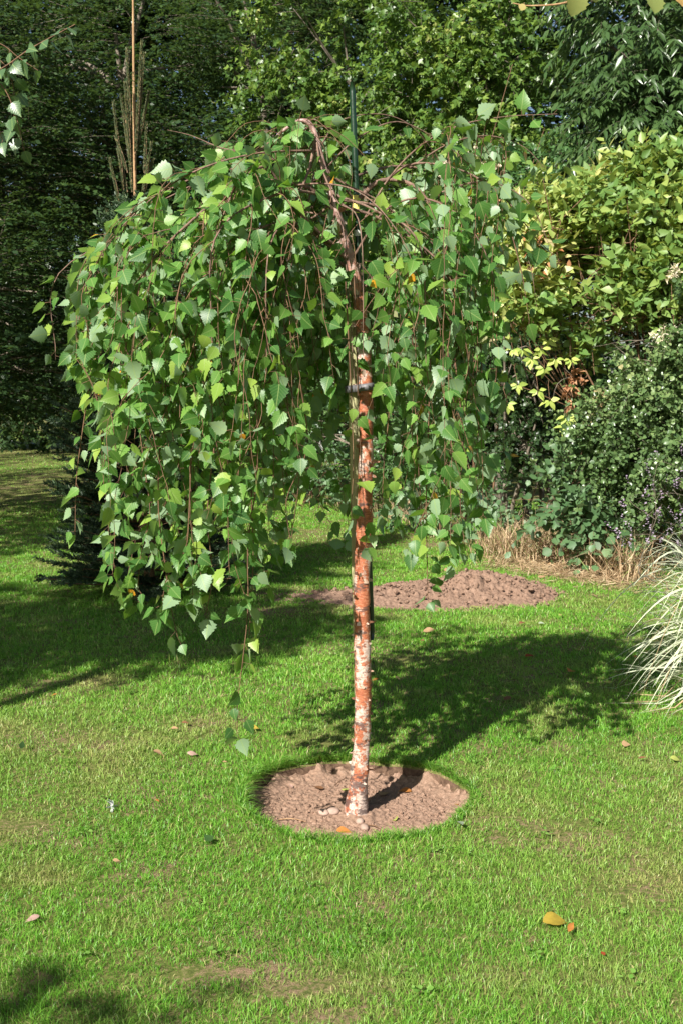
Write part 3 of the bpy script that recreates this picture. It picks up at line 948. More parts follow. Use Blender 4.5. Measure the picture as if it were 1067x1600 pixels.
tree("cotoneaster_shrub", "fine-leaved grey-green shrub on the right below the yellow-green shrub", "shrub", (3.2, 10.6, 0),
     [B(1010, 570, 10.3, .5, .45, .32), B(1060, 500, 10.1, .3, .3, .2), B(950, 560, 10.4, .25, .3, .2), B(1070, 640, 10.2, .5, .45, .4), B(960, 640, 10.5, .4, .35, .25), B(1010, 720, 10.3, .4, .4, .25), B(1100, 740, 10.1, .5, .4, .3), B(940, 730, 10.6, .26, .3, .14)],
     2700, dict(COT, gap=.47, size=.046), M['small_leaf'], M['bark_dark'], 19, 0.016, 5, None, 500, 1)
tree("holly_bush", "small glossy dark bush in the hollow behind the right side of the birch", "shrub", (1.9, 12.6, 0),
     [B(830, 690, 12.2, .32, .3, .22), B(800, 610, 12.6, .4, .4, .3), B(870, 590, 12.3, .3, .3, .2)],
     520, dict(COT, size=0.05, L=.3), M['dark_leaf'], M['bark_dark'], 20, 0.025, 4, None, 200)
tree("laurel_bush", "dark leafy bush directly behind the trunk and pole", "shrub", (0.75, 15.4, 0),
     [B(620, 560, 14.8, .7, .6, .7), B(660, 690, 14.6, .6, .5, .6), B(560, 640, 15.4, .7, .6, .7), B(520, 540, 16.2, .8, .6, .9), B(480, 690, 17, .6, .6, .6), B(600, 750, 15.2, .45, .45, .35)],
     1500, dict(IVY, size=.07), M['ivy_leaf'], M['bark_dark'], 21, 0.05, 4, None, 300)
tree("bramble", "broad-leaved bramble low against the hedge beside the heap of soil", "shrub", (2.15, 10.9, 0),
     [B(905, 740, 10.5, .2, .2, .12), B(880, 790, 10.5, .22, .2, .14), B(930, 800, 10.4, .24, .2, .15), B(950, 750, 10.5, .18, .18, .12), B(915, 840, 10.3, .18, .15, .1)],
     110, BRAM, M['bramble_leaf'], M['twig'], 22, 0.008, 4, "brambles at the foot of the hedge", 60)
tree("bramble", "dark bramble patch at the hedge foot right of the trunk", "shrub", (1.0, 13.2, 0),
     [B(700, 790, 12.9, .3, .25, .17), B(640, 800, 13.3, .3, .25, .15), B(760, 800, 12.3, .26, .22, .14), B(740, 740, 12.8, .3, .2, .2)],
     150, dict(BRAM, size=.08), M['bramble_leaf'], M['twig'], 23, 0.008, 4, "brambles at the foot of the hedge", 60)
tree("bramble", "bramble patch at the hedge foot left of the trunk", "shrub", (-0.35, 16.6, 0),
     [B(500, 725, 16.3, .4, .3, .22), B(450, 735, 16.8, .35, .3, .2), B(545, 760, 15.6, .3, .3, .14)],
     150, dict(BRAM, size=.08), M['bramble_leaf'], M['twig'], 24, 0.008, 4, "brambles at the foot of the hedge", 60)
# heather-like plant, purple flowers, low right
e = tree("purple_flower_bush", "low bush with pale purple flowers at the right edge behind the white-striped grass", "shrub", (3.0, 9.6, 0),
         [B(1020, 780, 9.6, .28, .25, .14), B(1070, 780, 9.5, .3, .25, .2), B(1000, 830, 9.5, .22, .2, .12), B(1060, 850, 9.3, .25, .2, .2), B(960, 850, 9.8, .15, .15, .08)],
         480, dict(COT, size=.035, L=.22), M['small_leaf'], M['bark_dark'], 25, 0.006, 3, None, 150, 1)
foliage(e, "flowers", [B(1020, 780, 9.55, .3, .25, .16), B(1065, 740, 9.5, .3, .25, .25), B(995, 840, 9.4, .22, .2, .1), B(1060, 850, 9.25, .25, .2, .2)], 75,
        dict(mode='up', L=.1, nl=7, droop=0, size=.02, tmpl=T_ROUND, inner=.8), M['heather'], 26)
for c_ in e.children:
    if c_.name.startswith('flowers'): c_['kind'] = 'stuff'
# cream blossom on a climbing stem
e = tree("flowering_climber", "climber with faded cream blossom hanging between the birch and the dark hollow", "climber", (1.7, 13.2, 0),
         [B(735, 285, 12.9, .32, .25, .25), B(700, 300, 12.9, .2, .2, .2)], 160, IVY, M['maple_leaf'], M['twig'], 27, 0.012, 3, None, 60)
foliage(e, "blossom", [B(735, 270, 12.6, .30, .15, .22), B(760, 250, 12.6, .12, .1, .12), B(700, 300, 12.6, .16, .1, .14)], 60,
        dict(mode='ball', L=.08, nl=9, droop=.2, size=.035, tmpl=T_ROUND, inner=.6), M['cream'], 28)
# honeysuckle flower heads & withered clusters on the yellow shrub
e = empty("honeysuckle", at(1075, 560, 10.0) * [1, 1, 0], "honeysuckle stem with cream and yellow flower heads at the right edge", "climber")
st = [at(1075, 900, 10.0) * [1, 1, 0], at(1072, 700, 9.95), at(1060, 560, 9.9), at(1035, 520, 9.85)]
V, q = merge([tube_path(st, [.008, .006, .004, .002], 16, 5), tube_path([at(1060, 600, 9.9), at(1050, 480, 9.9), at(1048, 430, 9.9)], [.004, .003, .002], 8, 5)])
link_mesh("stem", np_mesh("stem", V, [q]), M['twig'], e)
for k_, b_ in enumerate((B(1040, 522, 9.85, .09, .06, .045), B(1052, 430, 9.9, .05, .04, .04))):
    foliage(e, "flower_head", [b_], 16, dict(mode='ball', L=.05, nl=6, droop=.2, size=.05, tmpl=T_LANCE, inner=.3), M['cream'], 29 + k_)

# bare arching branch with withered leaves and lime leaflets in the hollow
e = empty("withered_branch", at(960, 700, 10.9) * [1, 1, 0], "dead bare branch with withered brown leaf clusters over the dark hollow", "branch")
pp = [at(975, 870, 11.0) * [1, 1, 0], at(960, 720, 10.9), at(940, 655, 10.7), at(910, 605, 10.6), at(880, 575, 10.5)]
V, q = merge([tube_path(pp, [.014, .012, .010, .007, .004], 24, 6), tube_path([at(915, 610, 10.6), at(895, 590, 10.5), at(870, 600, 10.4), at(860, 640, 10.4)], [.005, .004, .003, .002], 10, 5),
              tube_path([at(940, 760, 11), at(920, 700, 10.9), at(915, 640, 10.8)], [.01, .008, .004], 10, 5)])
link_mesh("stem", np_mesh("stem", V, [q]), M['bark_grey'], e)
foliage(e, "withered_leaves", [B(948, 640, 10.65, .03, .03, .09), B(893, 615, 10.45, .035, .03, .08), B(900, 590, 10.5, .05, .03, .04)], 26,
        dict(mode='ball', L=.05, nl=6, droop=2, size=.055, tmpl=T_OVATE, inner=.2, curl=.8, fold=.7), M['brownleaf'], 31)

lime = leaf_mat("lime_leaf", [(0, (0.30, 0.42, 0.08)), (1, (0.55, 0.62, 0.16))], trans=.35, tcol=(.5, .6, .08), rough=.5)
e = empty("lime_leaved_sprays", at(860, 700, 10.6) * [1, 1, 0], "stems with lime yellow leaflets hanging in front of the dark hollow", "shrub")
P = []; D = []; parts = []
rg = np.random.default_rng(44)
for (px, py) in [(792, 630), (808, 600), (845, 545), (855, 530), (885, 650), (882, 668), (858, 625), (830, 560), (815, 545), (868, 560), (800, 545), (850, 575), (890, 560), (840, 610)]:
    c = at(px, py, 10.35)
    for k in range(5):
        a = -math.pi / 2 + (k - 2) * 0.75 + rg.normal(0, .15)
        P.append(c + np.array([math.cos(a), 0, math.sin(a)]) * .01); D.append(np.array([math.cos(a), rg.normal(-.2, .25), math.sin(a)]))
    parts.append(tube_path([c, c + [.02, .1, .18], at(900, 640, 10.6)], [.002, .003, .005], 8, 4))
parts.append(tube_path([at(900, 640, 10.6), at(880, 760, 10.7), at(870, 860, 10.7) * [1, 1, 0]], [.006, .008, .01], 12, 5))
P = np.array(P); D = np.array(D); n = len(P)
for k in range(0, n, 5):
    link_mesh("leaflets", leaves_mesh("leaflets", T_OVATE, P[k:k + 5], D[k:k + 5], np.tile([-.2, -1., .5], (5, 1)) + rg.normal(0, .4, (5, 3)), .085 * (0.7 + .5 * rg.random(5)), rg.random(5), rng=rg), lime, e)
V, q = merge(parts); link_mesh("stem", np_mesh("stem", V, [q]), M['twig'], e)

# thin red-brown climbing shoots in front of the hollow
for lab, pts in (("long thin leafless shoot leaning right in front of the dark hollow", [(730, 470, 12.6), (770, 380, 12.6), (815, 300, 12.5), (850, 200, 12.5)]),
                 ("reddish leafless shoot rising beside the cream blossom", [(690, 470, 12.7), (735, 330, 12.6), (800, 100, 12.6)]),):
    b0 = at(*pts[0]) * [1, 1, 0]
    V, q = tube_path([b0] + [at(*p_) for p_ in pts], [.01, .008, .006, .005, .003], 24, 5)
    e = empty("climbing_shoot", b0, lab, "shoot", "thin shoots in front of the hollow")
    link_mesh("stem", np_mesh("stem", V, [q]), M['twig'], e)

# ---------------------------------------------------------------- spruce behind the birch


def build_spruce():
    rg = np.random.default_rng(61)
    base = gnd(235, 925)
    bx, by = base[0], base[1]
    e = empty("young_spruce", (bx, by, 0), "young blue-green spruce with a bare orange leader behind the left of the birch", "conifer")
    px = lambda a, b: at(a, b, by)
    top = px(208, -40)
    V, q = tube_path([(bx, by, -0.02), px(222, 600), px(212, 300), top], [.05, .035, .014, .007], 40, 8, .04)
    link_mesh("trunk", np_mesh("trunk", V, [q]), M['shoot'], e)
    # shoots: start, dir, length
    St = []; Dr = []; Ln = []
    tw = []
    H = 4.0
    zb = 0.12
    for z in np.arange(zb, 2.95, 0.075):
        k = (z - zb) / (3.35 - zb)
        R = 0.80 * (1 - k) ** 0.62 * (0.9 + 0.2 * rg.random())
        ax = bx + (px(210, 300)[0] - bx) * k
        nb = int(9 + 7 * (1 - k))
        for j in range(nb):
            a = rg.random() * 6.283
            rr = R * (0.7 + 0.4 * rg.random())
            el = 0.05 + 0.9 * k + rg.normal(0, .1)
            dv = np.array([math.cos(a) * math.cos(el), math.sin(a) * math.cos(el), math.sin(el)])
            s = np.array([ax, by, z])
            tw.append(tube_path([s, s + dv * rr * .5 + [0, 0, -.04 * rr], s + dv * rr], [.010, .006, .003], 6, 4))
            m = int(4 + rr * 16)
            for t in np.linspace(.25, 1.0, m):
                p = s + dv * rr * t
                sg = rg.choice([-1, 1])
                side = np.array([-math.sin(a), math.cos(a), 0]) * sg
                d2 = nrm(dv * 1.0 + side * (0.9 if t < .97 else 0) + np.array([0, 0, .15 + .5 * k]) + rg.normal(0, .15, 3))
                St.append(p); Dr.append(d2); Ln.append((.10 + .09 * rg.random()) * (1.25 - .5 * t))
    ups_l = [(px(210, 200), px(208, -40))]
    St = np.array(St); Dr = np.array(Dr); Ln = np.array(Ln)
    # upright shoots round the leader
    ups = [((203, 250), (190, 150)), ((205, 240), (199, 78)), ((212, 240), (222, 66)), ((210, 260), (226, 85)), ((213, 240), (233, 145)), ((200, 270), (182, 215)), ((226, 270), (229, 195)),
           ((197, 330), (178, 160)), ((190, 330), (172, 250)), ((216, 330), (240, 250)), ((188, 400), (168, 330)), ((200, 300), (185, 235)), ((220, 320), (237, 225)), ((207, 300), (196, 130))]
    Us = []; Ud = []; Ul = []
    for (a, b) in ups:
        yo = rg.normal(0, .06)
        A = at(a[0], a[1], by + yo); Bp = at(b[0], b[1], by + yo * 1.5)
        tw.append(tube_path([A, A * .5 + Bp * .5 + [0.01, 0, 0], Bp], [.006, .005, .004], 8, 5))
        L = np.linalg.norm(Bp - A)
        Us.append(A); Ud.append((Bp - A) / L); Ul.append(L)
    for A, Bp in ups_l:
        L = np.linalg.norm(Bp - A); Us.append(A); Ud.append((Bp - A) / L); Ul.append(L * .35)
    V, q = merge(tw)
    link_mesh("branches", np_mesh("branches", V, [q]), M['sprucewood'], e)
    # needles
    P = []; D = []

    def ned(S_, D_, L_, dens, nl, ang):
        n = np.maximum((L_ * dens).astype(int), 4)
        ii = np.repeat(np.arange(len(S_)), n)
        t = rg.random(len(ii))
        p = S_[ii] + D_[ii] * (L_[ii] * t)[:, None]
        rv = nrm(np.cross(D_[ii], rg.normal(0, 1, (len(ii), 3))))
        d = nrm(D_[ii] * math.cos(ang) + rv * math.sin(ang))
        return p, d
    p1, d1 = ned(St, Dr, Ln, 420, 0, .7)
    p2, d2 = ned(np.array(Us), np.array(Ud), np.array(Ul), 1500, 0, .45)
    P = np.concatenate([p1, p2]); D = np.concatenate([d1, d2])
    n = len(P)
    tm = (np.array([(-.10, 0, 0), (.10, 0, 0), (.07, .9, 0), (-.07, .9, 0)], float), np.array([(0, 1, 2, 3)]))
    m2 = len(p1)
    me = leaves_mesh("shoot_needles", tm, p2, d2, rg.normal(0, 1, (len(p2), 3)), np.full(len(p2), .030), rg.random(len(p2)), 0, 0, rg)
    link_mesh("shoot_needles", me, leaf_mat("young_needle", [(0, (.05, .08, .04)), (.6, (.10, .12, .05)), (1, (.22, .18, .08))], trans=.1, tcol=(.2, .2, .05), rough=.5), e)
    P, D = p1, d1; n = m2
    me = leaves_mesh("needles", tm, P, D, rg.normal(0, 1, (n, 3)), np.full(len(p1), .034), rg.random(n), 0, 0, rg)
    link_mesh("needles", me, M['needle'], e)
    print("needles", n)


build_spruce()

e = tree("weed_clump", "small leafy weed clump on bare soil at the foot of the spruce", "weeds", gnd(135, 912),
         [(*(gnd(135, 912) + [0, 0, .06]), .17, .12, .07), (*(gnd(165, 915) + [0, 0, .05]), .1, .1, .05)], 40, dict(BRAM, L=.12, size=.05), M['ivy_leaf'], M['twig'], 51, 0.004, 2, None, 0)

# ---------------------------------------------------------------- dry grass at the hedge foot


def dry_grass():
    rg = np.random.default_rng(71)
    segs = [((770, 872), (850, 868), 700), ((840, 872), (930, 880), 1500), ((910, 880), (1000, 905), 1300), ((820, 858), (960, 868), 1300), ((700, 838), (800, 856), 350), ((600, 812), (700, 838), 150), ((480, 780), (600, 812), 150)]
    P = []; H = []
    for a, b, n in segs:
        A = gnd(*a); Bq = gnd(*b); t = rg.random(n)
        p = A + (Bq - A) * t[:, None]; p[:, 0] += rg.normal(0, .12, n); p[:, 1] += rg.normal(.15, .22, n)
        P.append(p); H.append((.12 + .33 * rg.random(n) ** 1.6) * (0.5 + 1.0 * vnoise(p[:, 0] * 3, p[:, 1] * 3)))
    P = np.concatenate(P); H = np.concatenate(H); n = len(P)
    P[:, 2] = -.005
    o = blades("dry_grass", P, H, np.full(n, .009), np.clip(rg.random(n), 0, 1), np.zeros(n), mat=M['straw'], rng=rg, lean=.7)
    tag(o, "tall straw-coloured dead grass along the foot of the hedge", "dry grass", kind="stuff")
    # litter lying flat on the ground before it
    m = 5000
    t = rg.random(m); A = gnd(790, 878); Bq = gnd(1010, 912)
    p = A + (Bq - A) * t[:, None] + np.stack([rg.normal(0, .2, m), rg.normal(.05, .3, m), np.zeros(m)], 1); p[:, 2] = .004 + .02 * rg.random(m)
    a = rg.random(m) * 6.28
    D = np.stack([np.cos(a), np.sin(a), rg.normal(.1, .2, m)], 1)
    tm = (np.array([(-.03, 0, 0), (.03, 0, 0), (.02, 1, 0), (-.02, 1, 0)], float), np.array([(0, 1, 2, 3)]))
    o = link_mesh("straw_litter", leaves_mesh("straw_litter", tm, p, D, np.tile([0, 0, 1.], (m, 1)) + rg.normal(0, .3, (m, 3)), .05 + .08 * rg.random(m), rg.random(m) * .85, 0, .1, rg), M['straw'])
    tag(o, "straw and dead stems lying flat before the hedge", "straw", kind="stuff")


dry_grass()

# ---------------------------------------------------------------- white-striped grass clump


def striped_grass():
    m, t, b = newmat("striped_blade")
    uv = N_(t, "ShaderNodeUVMap"); sp = N_(t, "ShaderNodeSeparateXYZ"); t.links.new(uv.outputs[0], sp.inputs[0])
    c = ramp(t, [(0, (.80, .80, .62)), (.32, (.78, .79, .60)), (.40, (.20, .34, .12)), (.60, (.22, .36, .13)), (.68, (.78, .79, .60)), (1, (.82, .82, .66))], sp.outputs[0]).outputs[0]
    t.links.new(c, b.inputs["Base Color"]); b.inputs["Roughness"].default_value = .4
    tr = N_(t, "ShaderNodeBsdfTranslucent"); t.links.new(c, tr.inputs[0])
    mx = N_(t, "ShaderNodeMixShader"); mx.inputs[0].default_value = .3
    t.links.new(b.outputs[0], mx.inputs[1]); t.links.new(tr.outputs[0], mx.inputs[2]); t.links.new(mx.outputs[0], t.nodes["Material Output"].inputs[0])
    rg = np.random.default_rng(81)
    base = gnd(1112, 1100)
    e = empty("striped_grass", base, "clump of arching cream and green striped grass at the right edge", "ornamental grass")

    def mk(n, lo, hi, drp, wd, seed):
        rg = np.random.default_rng(seed)
        K = 12
        tt = np.linspace(0, 1, K)
        a = rg.random(n) * 2 * math.pi
        k = rg.random(n) < .5
        a = np.where(k, math.pi + rg.normal(0, .75, n), a)
        L = lo + (hi - lo) * rg.random(n)
        el = np.radians(5 + 80 * rg.random(n))
        dr = drp * (.12 + 1.3 * rg.random(n) ** 1.7)
        s = np.stack([rg.normal(0, .06, n), rg.normal(0, .06, n), .05 + .68 * rg.random(n)], 1) + base
        out = np.stack([np.cos(a), np.sin(a)], 1)
        hor = np.cos(el)[:, None] * tt; hor = hor + .45 * dr[:, None] * tt ** 2 * np.sin(el)[:, None]
        ver = np.sin(el)[:, None] * tt - dr[:, None] * tt ** 2.3
        P = np.zeros((n, K, 3))
        P[..., 0] = s[:, None, 0] + out[:, None, 0] * hor * L[:, None]
        P[..., 1] = s[:, None, 1] + out[:, None, 1] * hor * L[:, None]
        bx_ = rg.normal(0, .06, n)[:, None] * np.maximum(tt - rg.uniform(.3, .9, n)[:, None], 0)
        P[..., 0] += bx_ * 1.5; P[..., 1] += bx_
        P[..., 2] = np.maximum(s[:, None, 2] + ver * L[:, None], .02)
        sd_ = np.stack([-np.sin(a), np.cos(a), rg.normal(0, .4, n)], 1)
        sd_ = nrm(sd_)
        wv = wd * (.7 + .5 * rg.random(n))[:, None] * np.interp(tt, [0, .15, .6, 1], [.6, 1, .8, .03])[None]
        Lf = P - sd_[:, None] * wv[..., None]; Rt = P + sd_[:, None] * wv[..., None]
        V = np.stack([Lf, Rt], 2)
        idx = np.arange(n * K * 2).reshape(n, K, 2)
        q = np.stack([idx[:, :-1, 0], idx[:, :-1, 1], idx[:, 1:, 1], idx[:, 1:, 0]], -1).reshape(-1, 4)
        uvs = np.tile(np.array([[0, 0], [1, 0]], float), (n * K, 1))
        uvs[:, 1] = np.repeat(np.tile(tt, n), 2)
        return np_mesh("blades", V.reshape(-1, 3), [q], {"rnd": np.repeat(rg.random(n), K * 2)}, True, uvs)
    o = link_mesh("blades", mk(520, .28, .62, .80, .0060, 82), m, e); o["kind"] = "stuff"
    o = link_mesh("dry_blades", mk(45, .3, .6, 1.5, .0045, 83), M['straw'], e); o["label"] = "brown dried blades"; o["kind"] = "stuff"


striped_grass()

# ---------------------------------------------------------------- weeping birch
TY = 4.40


def weeping_birch():
    rg = np.random.default_rng(101)
    e = empty("weeping_birch", (0.067, TY, soil_z(np.array(.067), np.array(TY)) + .02), "young weeping birch with peeling orange and white bark in the round soil bed", "tree")
    # trunk
    tp = [(556, 1276, 4.40), (560, 1225, 4.40), (565, 1160, 4.40), (567, 1080, 4.40), (566, 1000, 4.40), (565, 920, 4.40), (568, 840, 4.40), (571, 760, 4.40), (572, 680, 4.40), (571, 600, 4.40),
          (568, 540, 4.39), (561, 470, 4.39), (549, 410, 4.38), (536, 370, 4.38), (526, 330, 4.38), (514, 290, 4.38), (504, 255, 4.38), (497, 225, 4.38), (490, 203, 4.38), (480, 190, 4.37), (467, 190, 4.37), (452, 198, 4.36), (436, 210, 4.36), (420, 228, 4.34)]
    tr_ = [.050, .036, .032, .0315, .031, .0305, .0300, .0285, .027, .0265, .025, .023, .021, .018, .016, .0135, .0115, .0105, .0098, .009, .008, .0065, .005, .004]
    n = 170; sides = 22
    P = spline([at(*p) for p in tp], n)
    R = np.interp(np.linspace(0, 1, n), np.linspace(0, 1, len(tr_)), tr_)
    zz = P[:, 2]
    for zk, hk in ((.13, .10), (.30, .12), (.47, .10), (.62, .13), (.80, .12), (.97, .09), (1.12, .10), (1.4, .08), (1.75, .1)):
        R = R * (1 + hk * np.exp(-((zz - zk) / .018) ** 2))
    P[0, 2] -= .05
    V, q = tubes(P[None], R[None], sides)
    c = np.repeat(P, sides, 0)
    rel = V - c
    an = np.arctan2(rel[:, 1], rel[:, 0])
    V = c + rel * (1 + .16 * (vnoise(an * 1.6 + 30, V[:, 2] * 18 + 5) - .5) + .10 * (vnoise(an * 5 + 30, V[:, 2] * 60 + 5) - .5))[:, None]
    link_mesh("trunk", np_mesh("trunk", V, [q]), M['birch_bark'], e)
    # papery curls of loose bark
    m = 130
    j = rg.integers(8, int(n * .62), m); a = rg.random(m) * 6.283
    o3 = np.stack([np.cos(a), np.sin(a), np.zeros(m)], 1)
    pp_ = P[j] + o3 * (R[j] * .97)[:, None]
    dd = np.stack([-np.sin(a), np.cos(a), rg.normal(0, .5, m)], 1) * rg.choice([-1, 1], m)[:, None] + o3 * .35
    me = leaves_mesh("loose_bark", (np.array([(-.35, 0, 0), (.35, 0, 0), (-.4, .35, 0), (.38, .35, 0), (-.25, .7, 0), (.35, .7, 0), (-.1, 1, 0), (.15, .95, 0)], float), np.array([(0, 1, 3, 2), (2, 3, 5, 4), (4, 5, 7, 6)])),
                     pp_, dd, o3, .008 + .016 * rg.random(m), rg.random(m), .1, -1.1, rg)
    o = link_mesh("loose_bark", me, leaf_mat("papery_bark", [(0, (.30, .12, .07)), (.5, (.50, .33, .24)), (1, (.72, .60, .50))], trans=.2, tcol=(.6, .35, .2), rough=.6), e); o["kind"] = "stuff"

    # limbs: traced ones then filled all round (pixel, depth)
    T = [
        ([(524, 330, 4.38), (480, 292, 4.3), (415, 283, 4.2), (360, 300, 4.1), (300, 345, 4.05), (230, 420, 4.0), (200, 520, 3.98)], .011),
        ([(545, 400, 4.38), (500, 365, 4.25), (450, 312, 4.15), (426, 270, 4.1), (405, 262, 4.05), (370, 290, 4.0), (340, 360, 3.95)], .010),
        ([(548, 408, 4.38), (510, 380, 4.3), (470, 352, 4.2), (420, 352, 4.1), (370, 385, 4.0), (335, 450, 3.95)], .011),
        ([(552, 420, 4.38), (500, 400, 4.4), (440, 395, 4.4), (380, 420, 4.35), (330, 470, 4.3)], .009),
        ([(690, 300, 4.35), (740, 285, 4.3), (790, 292, 4.28), (832, 325, 4.25), (858, 385, 4.25)], .004),
        ([(700, 335, 4.4), (750, 325, 4.4), (795, 350, 4.4), (826, 410, 4.4), (838, 480, 4.4)], .004),
        ([(640, 262, 4.4), (700, 225, 4.45), (760, 212, 4.5), (815, 228, 4.5), (850, 262, 4.5)], .004),
        ([(562, 310, 4.44), (590, 284, 4.42), (625, 282, 4.40), (655, 298, 4.38), (685, 345, 4.35), (703, 420, 4.33), (712, 520, 4.33)], .012),
        ([(570, 340, 4.42), (610, 275, 4.4), (660, 225, 4.35), (720, 195, 4.3), (790, 182, 4.28), (870, 178, 4.25)], .005),
        ([(600, 283, 4.42), (640, 257, 4.4), (690, 258, 4.38), (740, 275, 4.35), (790, 312, 4.32), (835, 370, 4.3), (868, 402, 4.3)], .006),
        ([(450, 290, 4.15), (510, 287, 4.08), (560, 300, 4.02), (605, 340, 3.98), (640, 400, 3.96), (655, 480, 3.96)], .004),
        ([(430, 215, 4.36), (400, 235, 4.3), (350, 232, 4.3), (300, 212, 4.35), (262, 203, 4.35)], .004),
        ([(480, 200, 4.37), (430, 226, 4.35), (350, 258, 4.35), (260, 300, 4.4), (180, 368, 4.4), (135, 430, 4.4), (122, 520, 4.4)], .006),
        ([(495, 222, 4.38), (440, 245, 4.5), (360, 265, 4.6), (280, 300, 4.7), (200, 350, 4.7), (150, 440, 4.7)], .006),
        ([(520, 300, 4.4), (570, 270, 4.6), (640, 260, 4.75), (700, 290, 4.8), (740, 360, 4.8), (760, 460, 4.8)], .008),
        ([(510, 262, 4.4), (560, 215, 4.5), (620, 190, 4.55), (680, 215, 4.6), (730, 240, 4.6), (800, 235, 4.6)], .004),
        ([(500, 230, 4.38), (530, 190, 4.5), (590, 178, 4.6), (640, 195, 4.65), (680, 240, 4.7)], .004),
        ([(548, 408, 4.38), (600, 330, 4.3), (660, 310, 4.25), (720, 340, 4.2), (760, 400, 4.2), (778, 470, 4.2)], .006),
        ([(560, 460, 4.38), (600, 420, 4.3), (650, 430, 4.2), (690, 480, 4.15)], .005),
        ([(500, 235, 4.38), (400, 240, 4.2), (300, 270, 4.15), (215, 330, 4.15), (160, 400, 4.15), (140, 480, 4.15)], .005),
    ]
    paths = []
    for pts, r in T:
        paths.append((spline([at(*p) for p in pts], 26), r, True))
    # filled limbs
    for i in range(20):
        az = i / 20 * 2 * math.pi + rg.normal(0, .12)
        reach = 0.60 + 0.26 * max(0, -math.cos(az)) - .12 * max(0, -math.sin(az)) + rg.normal(0, .05)
        if i % 3 == 2: reach *= .6
        j = int(n * (0.55 + .22 * rg.random()))
        st = P[min(j, n - 1)]
        o2 = np.array([math.cos(az), math.sin(az) * .95, 0])
        cx = np.array([-0.14, TY, 0])
        tgt = cx + o2 * reach
        ztop = 2.22 + .10 * rg.random() - (.1 if i % 3 == 2 else 0)
        midp = st * .5 + tgt * .5; midp[2] = ztop
        q1 = tgt.copy(); q1[2] = ztop - .22 + rg.normal(0, .05)
        q2 = tgt + o2 * .03; q2[2] = ztop - .55
        qa = st * .75 + midp * .25; qa[2] = st[2] * .5 + midp[2] * .5 + .02
        paths.append((spline([st, qa, midp, q1, q2], 26), .004 + .005 * rg.random(), False))
    LP = np.array([p for p, r, s in paths]); LR = np.array([np.linspace(.85, .2, 26) * r for p, r, s in paths])

    def px_of(p):
        y = p[1] * CP - (p[2] - CAMH) * SP; zc = p[1] * SP + (p[2] - CAMH) * CP
        return 533.5 + F * p[0] / y, 800 - F * zc / y

    def bottom(x):   # lowest photo row reached by hanging shoots at this column
        return np.interp(x, [95, 130, 150, 175, 210, 260, 300, 340, 380, 420, 470, 520, 540, 580, 620, 680, 740, 780, 820],
                         [500, 590, 680, 820, 930, 970, 930, 930, 980, 900, 840, 770, 670, 660, 820, 880, 870, 720, 500])
    strands = []; traced_n = []; FK = []

    def hang(p, v, stop_py, r=.0022, stiff=.42, step=.035, maxn=60):
        pts = [p.copy()]
        wd = rg.normal(0, .12, 3) * [1, 1, 0]
        st0 = stiff * (.25 + .5 * rg.random()); stf = st0
        rlim = rg.uniform(690, 800)
        zfront = 1.95 - .45 * rg.random()
        for k in range(maxn):
            stf = min(stiff, stf + .035)
            if rg.random() < .12: wd = rg.normal(0, .13, 3) * [1, 1, 0]
            v = nrm(v + np.array([0, 0, -stf]) + wd + rg.normal(0, .11, 3))
            X, Yp = px_of(p)
            lim = 122 if Yp < 560 else 158
            if X < lim + 25: v[0] = max(v[0], (lim - X) * .02); wd[0] = abs(wd[0]) * .5; v = nrm(v)
            if X > rlim: v[0] = min(v[0], 0); wd[0] = -abs(wd[0]) * .5; v = nrm(v)
            p = p + v * step
            pts.append(p.copy())
            X, Yp = px_of(p)
            if Yp > stop_py: break
            if (p[0] - .07) ** 2 + (p[1] - TY) ** 2 < .075 ** 2: break
            if -.14 < p[0] < .20 and p[1] < TY and p[2] < zfront: break
        if len(pts) > 4:
            q_ = pts[len(pts) // 2]
            if -.06 < q_[0] < .18 and q_[1] < TY + .03 and q_[2] < 2.35 and rg.random() < .75: return
            strands.append((np.array(pts), r))

    for (p, r, traced) in paths:
        # tip continues
        v = nrm(p[-1] - p[-2])
        X, Yp = px_of(p[-1])
        if not (traced and X > 785) and not (traced and X < 300 and Yp < 250):
            hang(p[-1], v, bottom(X) * (.78 + .22 * rg.random()))
        m = 11 if r > .0045 else 8
        for j in np.linspace(9, 24, m).astype(int):
            tv = nrm(p[j] - p[j - 1])
            sd_ = nrm(np.cross(tv, [0, 0, 1.])) * rg.choice([-1, 1])
            v = nrm(tv * .7 + sd_ * (.3 + .9 * rg.random()) + np.array([0, 0, .35 * rg.random()]))
            X, Yp = px_of(p[j])
            if X > 785 or (X > 590 and rg.random() < .25): continue
            b_ = bottom(X + 12 * v[0])
            stop = Yp + (b_ - Yp) * (.28 + .66 * rg.random())
            if Yp < 340 and rg.random() < .5: stop = Yp + 60 + 70 * rg.random()
            hang(p[j], v, stop, stiff=.30 + .3 * rg.random())
    for j in np.linspace(int(n * .66), n - 6, 20).astype(int):
        for k_ in range(2):
            v = nrm(rg.normal(0, 1, 3) * [1, 1, .3] + [0, .5, .35])
            hang(P[j], v, px_of(P[j])[1] + 30 + 60 * rg.random(), .0018, .3)
